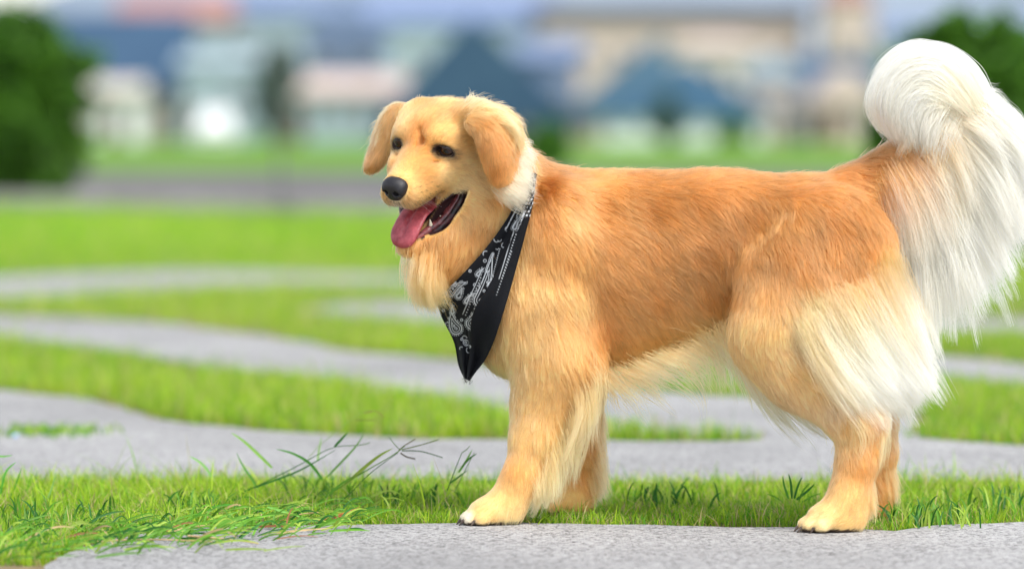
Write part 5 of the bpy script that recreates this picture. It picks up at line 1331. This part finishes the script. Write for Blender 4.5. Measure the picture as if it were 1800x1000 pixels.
def house(label, x0, x1, yb, ye, yt, D, wall, roof, depth=9.0, kind='gable', apex=None, ov=.4, win=2, chimney=False, rows=1):
    """x0,x1,yb(ase),ye(aves),yt(op) in photo rows at distance D ; local metres, front face at y=0"""
    X0, X1 = xp(x0, D), xp(x1, D); cx = (X0 + X1) / 2; zb = min(zp(yb, D), gz_at(D - 8) - .02); he_ = zp(ye, D) - zb; ht = zp(yt, D) - zb
    r = empty('house', (cx, D - 8, zb)); tag(r, label, 'house', 'houses beyond the green')
    hw = (X1 - X0) / 2
    V, F = box_vf(-hw, hw, 0, depth, 0, he_)
    obj_np('wall', V, F, wall, r, smooth=False)
    a = 0 if apex is None else xp(apex, D) - cx
    if kind == 'gable':          # ridge runs away from us, gable faces us
        V = [(-hw - ov, -ov, he_ - .05), (a, -ov, ht), (hw + ov, -ov, he_ - .05), (-hw - ov, depth + ov, he_ - .05), (a, depth + ov, ht), (hw + ov, depth + ov, he_ - .05),
             (-hw - ov, -ov, he_ - .3), (hw + ov, -ov, he_ - .3), (-hw - ov, depth + ov, he_ - .3), (hw + ov, depth + ov, he_ - .3)]
        F = [(0, 1, 4, 3), (1, 2, 5, 4), (0, 6, 7, 2, 1), (3, 4, 5, 9, 8), (6, 8, 9, 7), (0, 3, 8, 6), (2, 7, 9, 5)]
    elif kind == 'hip':
        q = hw * .45
        V = [(-hw - ov, -ov, he_), (hw + ov, -ov, he_), (hw + ov, depth + ov, he_), (-hw - ov, depth + ov, he_), (a - q, depth * .5, ht), (a + q, depth * .5, ht)]
        F = [(0, 1, 5, 4), (1, 2, 5), (2, 3, 4, 5), (3, 0, 4), (3, 2, 1, 0)]
    else:                        # slope facing us
        V = [(-hw - ov, -ov, he_ - .05), (hw + ov, -ov, he_ - .05), (hw + ov, depth * .5, ht), (-hw - ov, depth * .5, ht), (-hw - ov, depth + ov, he_ - .05), (hw + ov, depth + ov, he_ - .05),
             (-hw - ov, -ov, he_ - .25), (hw + ov, -ov, he_ - .25), (hw + ov, depth + ov, he_ - .25), (-hw - ov, depth + ov, he_ - .25)]
        F = [(0, 1, 2, 3), (3, 2, 5, 4), (0, 3, 4, 9, 6), (1, 7, 8, 5, 2), (6, 9, 8, 7), (0, 6, 7, 1), (4, 5, 8, 9)]
    rf = obj_np('roof', V, F, roof, r, smooth=False)
    if chimney:
        V, F = box_vf(hw * .3, hw * .3 + .7, depth * .4, depth * .4 + .7, ht * .8, ht + .8); obj_np('chimney', V, F, m_bei, rf, smooth=False)
    for k in range(rows):
        for i in range(win):
            wx = -hw + (i + .5) * 2 * hw / win; wz = max(.7, he_ * (.38 if rows == 1 else .12 + .5 * k)); wh = min(1.1, max(.5, he_ * .35)); ww = min(.6, hw / win * .5)
            if k == 0 and i == 0 and he_ > 2.2:
                V, F = box_vf(wx - .45, wx + .45, -.05, -.003, .05, 2.0); d = obj_np('door', V, F, m_door, r, smooth=False)
                V, F = box_vf(wx + .3, wx + .36, -.10, -.052, .95, 1.05); obj_np('handle', V, F, m_trim, d, smooth=False); continue
            V, F = box_vf(wx - ww, wx + ww, -.08, -.003, wz, wz + wh); w = obj_np('window', V, F, m_trim, r, smooth=False)
            for q in (-1, 1):
                V, F = box_vf(wx + (q - 1) * ww * .5 + .04, wx + (q + 1) * ww * .5 - .04, -.10, -.083, wz + .06, wz + wh - .06); obj_np('pane', V, F, m_gls, w, smooth=False)
    return r
house('blue roofed house behind the left tree, low slope facing us', 88, 318, 240, 158, 22, 262, m_crm, m_blue, kind='slope', win=4)
house('tall pale house with red tile roof left of centre', 212, 395, 250, 34, -12, 290, m_grw, m_red, kind='slope', win=3, rows=2)
house('narrow grey white house between red tiled roof and blue gable', 396, 545, 250, 20, -20, 300, m_grw, m_lav, kind='slope', win=2, rows=2)
house('small white outbuilding with arched front near the left tree', 168, 240, 252, 158, 140, 235, m_wht, m_crm, kind='slope', win=1, depth=4)
house('pale grey house behind white car, under the tall house', 322, 440, 246, 110, 92, 255, m_grw, m_grw, kind='slope', win=2)
house('lavender walled house with peaked upper storey left of blue gable', 540, 672, 250, 60, -15, 275, m_lav, m_lav, kind='gable', win=2, rows=2)
house('low grey beige house with small windows behind the dog head', 500, 700, 252, 160, 130, 245, m_grw, m_bei, kind='slope', win=5)
house('large house with wide blue gable roof behind the dog head', 672, 1010, 250, 205, 28, 240, m_dk, m_blue, kind='gable', apex=828, win=6, ov=.2, depth=12)
house('long beige house with flat dark eaves in the back row', 950, 1415, 250, 30, 8, 330, m_bei, m_dk, kind='slope', win=8, rows=2)
house('long grey lavender house closing the back row behind the wide gable', 560, 965, 250, 40, -14, 335, m_grw, m_lav, kind='slope', win=6, rows=2)
house('lavender house between wide gable and slate gable', 915, 1015, 250, 98, 66, 265, m_lav, m_lav, kind='slope', win=2)
house('slate blue house with steep ridge in the middle of the row', 1008, 1180, 250, 196, 62, 250, m_crm, m_teal, kind='gable', apex=1165, win=4)
house('dark blue roofed house with low gable, right of slate ridge', 1062, 1345, 252, 198, 108, 236, m_wht, m_dkro, kind='gable', apex=1205, win=5)
house('beige house with pale upper wall behind the dark blue gable', 1180, 1345, 250, 84, 62, 285, m_crm, m_bei, kind='hip', win=3, rows=2)
house('narrow cream house between dark blue gable and blue block', 1318, 1402, 252, 128, 96, 246, m_crm, m_grw, kind='gable', win=2)
house('blue sided house with sloped roof near the right shrub', 1378, 1540, 250, 190, 102, 258, m_dkro, m_blue, kind='slope', win=3)
house('beige gabled house front between blue house and right shrub', 1435, 1545, 250, 175, 118, 238, m_bei, m_bei, kind='gable', win=2)
house('pink beige tower house rising above the back row', 1455, 1535, 250, 2, -35, 320, m_bei, m_red, kind='hip', win=2, rows=2)
house('grey house in the back row above the right shrub', 1535, 1900, 250, 60, 36, 330, m_grw, m_lav, kind='slope', win=4, rows=2)
house('pale house in the back row above the left tree', -200, 90, 250, 60, 24, 330, m_grw, m_lav, kind='slope', win=4, rows=2)
# hill-shaped screen added behind the houses in place of the pale blue sky
hx_ = np.linspace(-420, 420, 90); hv = []
for x in hx_:
    h_ = 52 + 8 * math.sin(x * .017 + 1) + 7 * math.sin(x * .041) + 3 * math.sin(x * .11)
    hv += [(x, 1500, -3), (x, 1560, h_ * .6 - 2), (x, 1680, h_)]
hf = [(3 * i + k, 3 * i + 3 + k, 3 * i + 4 + k, 3 * i + 1 + k) for i in range(89) for k in (0, 1)]
tag(obj_np('sky_screen', np.array(hv), np.array(hf), mat_noise('sky_screen_blue', (.20, .25, .31), (.25, .30, .36), .01)), kind='structure')
# white car seen from the front
Dc = 205; zc = gz_at(Dc - 8)
CAR = empty('parked_car', (xp(376, Dc), Dc - 8, float(zc))); tag(CAR, 'white car parked in front of the pale grey house, seen head-on', 'car')
m_cw, nt, b_, o_ = new_mat('white_car_paint'); b_.inputs['Base Color'].default_value = (.85, .87, .88, 1); b_.inputs['Roughness'].default_value = .2; b_.inputs['Coat Weight'].default_value = .5
m_rub = mat_noise('tyre_rubber', (.02, .02, .02), (.03, .03, .03), 5)
prof = [(-.92, .30), (-.93, .75), (-.88, .95), (-.72, 1.02), (-.60, 1.55), (-.50, 1.62), (.50, 1.62), (.60, 1.55), (.72, 1.02), (.88, .95), (.93, .75), (.92, .30)]
V = [];
for y, sx_, sz in ((0, .94, .9), (.25, 1, .97), (1.1, 1, 1), (3.6, 1, 1), (4.3, .96, .95)):
    for (a, b) in prof:
        zz_ = b if (y >= 1.1 and y <= 3.7) else min(b, .98 if y < 1 else 1.2)
        V.append((a * sx_, y, zz_ * (1 if y > 1 else sz)))
n = len(prof); F = [tuple(range(n))[::-1], tuple(range(4 * n, 5 * n))] + [(i * n + j, i * n + (j + 1) % n, (i + 1) * n + (j + 1) % n, (i + 1) * n + j) for i in range(4) for j in range(n)]
obj_np('body', V, F, m_cw, CAR, smooth=False)
V = [(-.62, .93, 1.06), (.62, .93, 1.06), (.50, 1.085, 1.52), (-.50, 1.085, 1.52)]; V = [(a, b - .03, c_) for a, b, c_ in V] + [(a, b - .01, c_) for a, b, c_ in V]
obj_np('windscreen', V, [(0, 1, 2, 3), (7, 6, 5, 4), (0, 4, 5, 1), (1, 5, 6, 2), (2, 6, 7, 3), (3, 7, 4, 0)], m_gls, CAR, smooth=False)
for s in (-1, 1):
    V, F = box_vf(s * .72 - .14, s * .72 + .14, -.03, .03, .62, .78); obj_np('headlight', V, F, m_trim, CAR, smooth=False)
    for yy in (.8, 3.4):
        V = []; 
        for k in (0, 1):
            for j in range(16): V.append((s * (.70 + .2 * k), yy + .32 * math.cos(j / 16 * 6.283), .32 + .32 * math.sin(j / 16 * 6.283)))
        F = [(j, (j + 1) % 16, 16 + (j + 1) % 16, 16 + j) for j in range(16)] + [tuple(range(16))[::-1], tuple(range(16, 32))]
        obj_np('wheel', V, F, m_rub, CAR, smooth=False)
V, F = box_vf(-.55, .55, -.035, .02, .42, .56); obj_np('grille', V, F, m_dk, CAR, smooth=False)
# pole by the road
Dp = 31.5
m_pole = mat_noise('galvanised_metal', (.10, .10, .11), (.16, .16, .17), 9, rough=.5)
PO = empty('post', (xp(492, Dp), Dp - 8, 0)); tag(PO, 'thin dark metal post at the roadside behind the dog', 'post')
V, F = tube([(0, 0, 0), (0, 0, .5), (0, 0, zp(95, Dp))], .016, .014, 8, 10); obj_np('shaft', V, F, m_pole, PO)
V, F = box_vf(-.08, .08, -.08, .08, 0, .05); obj_np('base_plate', V, F, m_dk, PO, smooth=False)
# trees and shrubs: trunk with limbs, crown of leaf-sized faces in clumps
m_leaf = attr_mat('shrub_leaf', rough=.5, spec=.3, translucent=.25)
m_bark = mat_noise('bark', (.05, .04, .03), (.1, .08, .06), 12, bump=.4)
def shrub(name, label, px, D, blobs, nleaf, leaf, c_lo, c_hi, seed, cat='shrub'):
    """blobs: (px,py,radius_px, depth offset m) in photo rows at distance D"""
    r = np.random.default_rng(seed); base = np.array([xp(px, D), D - 8, float(gz_at(D - 8))])
    T = empty(name, tuple(base)); tag(T, label, cat)
    k = D / FPX; Vs, Fs, Cs = [], [], []
    B = [(np.array([xp(a, D), D - 8 + dy, zp(b, D)]) - base, rad * k) for a, b, rad, dy in blobs]
    wt = np.array([b[1] ** 2 for b in B]); wt /= wt.sum(); who = r.choice(len(B), nleaf, p=wt)
    # clumps on each blob's skin
    cc = []; 
    for i, (c0, rad) in enumerate(B):
        m = max(6, int(60 * wt[i] * 6)); d = unit(r.normal(0, 1, (m, 3))); cc.append(c0 + d * rad * r.uniform(.55, 1.05, (m, 1)))
    pos = np.zeros((nleaf, 3)); 
    for i in range(len(B)):
        s = who == i; m = s.sum(); q = cc[i][r.integers(0, len(cc[i]), m)]; pos[s] = q + r.normal(0, 1, (m, 3)) * B[i][1] * .17
    pos[:, 2] = np.maximum(pos[:, 2], .02)
    nrm = unit(r.normal(0, 1, (nleaf, 3)) + np.array([0, 0, .6])); t1 = unit(np.cross(nrm, r.normal(0, 1, (nleaf, 3)))); t2 = np.cross(nrm, t1)
    L = leaf * r.uniform(.6, 1.4, (nleaf, 1))
    V = np.stack([pos - t1 * L, pos + t2 * L * .45, pos + t1 * L, pos - t2 * L * .45], 1).reshape(-1, 3)
    F = np.arange(nleaf * 4).reshape(-1, 4); mix = np.clip(r.normal(.45, .3, nleaf) + .3 * (value_noise(pos + 30, 3, 3) - .5), 0, 1)[:, None]
    cv = np.repeat(c_lo * (1 - mix) + c_hi * mix, 4, 0)
    obj_np('crown', V, F, m_leaf, T, vcol=cv, smooth=False)
    tv, tf_, kk = [], [], 0
    for i, (c0, rad) in enumerate(B[:9]):
        mid = c0 * np.array([.35, .35, .5]); V, F = tube([(r.normal(0, .03), r.normal(0, .03), -.02), mid, c0], .05 if i == 0 else .03, .008, 8, 7); tv.append(V); tf_.append(F + kk); kk += len(V)
    obj_np('trunk', np.concatenate(tv), np.concatenate(tf_), m_bark, T)
    return T
c1, c2 = np.array([.022, .085, .012]), np.array([.12, .30, .022])
shrub('tree', 'dark green bushy tree at the left edge beyond the lawn', 5, 35.0,
      [(-60,120,120,0),(30,130,95,.1),(95,140,66,-.1),(122,118,52,0),(112,190,52,0),(118,240,38,0),(20,70,55,0),(60,80,50,0),(-40,50,60,0),(10,230,90,.1),(60,200,66,-.2),(30,300,60,0),(108,290,46,0),(90,310,38,-.1),(-80,250,120,0),(-150,180,140,0),(-20,330,48,0)], 44000, .035, c1 * .8, c2 * 1.1, 5, cat='tree')
shrub('shrub', 'large rounded green shrub behind the raised tail at right', 1720, 23.8,
      [(1640,170,85,0),(1640,105,55,0),(1600,150,48,0),(1668,72,46,0),(1560,285,42,0),(1556,245,34,0),(1720,120,80,0),(1800,140,95,0),(1600,235,68,0),(1585,265,50,0),(1690,250,100,0),(1790,260,110,.1),(1610,310,72,0),(1720,340,95,0),(1810,360,90,0),(1860,200,120,0),(1680,85,44,0),(1760,70,40,0),(1640,380,50,0),(1740,410,50,0)], 60000, .026, c1 * .7, c2 * 1.15, 6)
shrub('shrub', 'small dark green shrub on the green just behind the dog neck', 962, 54, [(962,245,26,0),(948,262,24,0),(980,262,24,0),(962,278,26,0)], 3000, .05, c1, c2, 7)
shrub('shrub', 'small round shrub in front of the dark blue gabled house', 1287, 150, [(1287,225,18,0),(1280,242,18,0),(1296,244,18,0)], 2500, .10, c1, c2, 8)
shrub('tree', 'slender dark tree between the white car and lavender house', 484, 215, [(490,110,28,0),(478,150,32,0),(500,140,26,0),(470,190,24,0),(488,215,24,0)], 6000, .16, np.array([.07, .12, .10]), np.array([.13, .19, .15]), 9, cat='tree')
shrub('shrub', 'pointed teal green conifer between slate ridge and dark gable', 1172, 222, [(1172,180,18,0),(1168,205,24,0),(1174,228,24,0)], 2500, .12, np.array([.06, .12, .10]), np.array([.10, .18, .14]), 10)
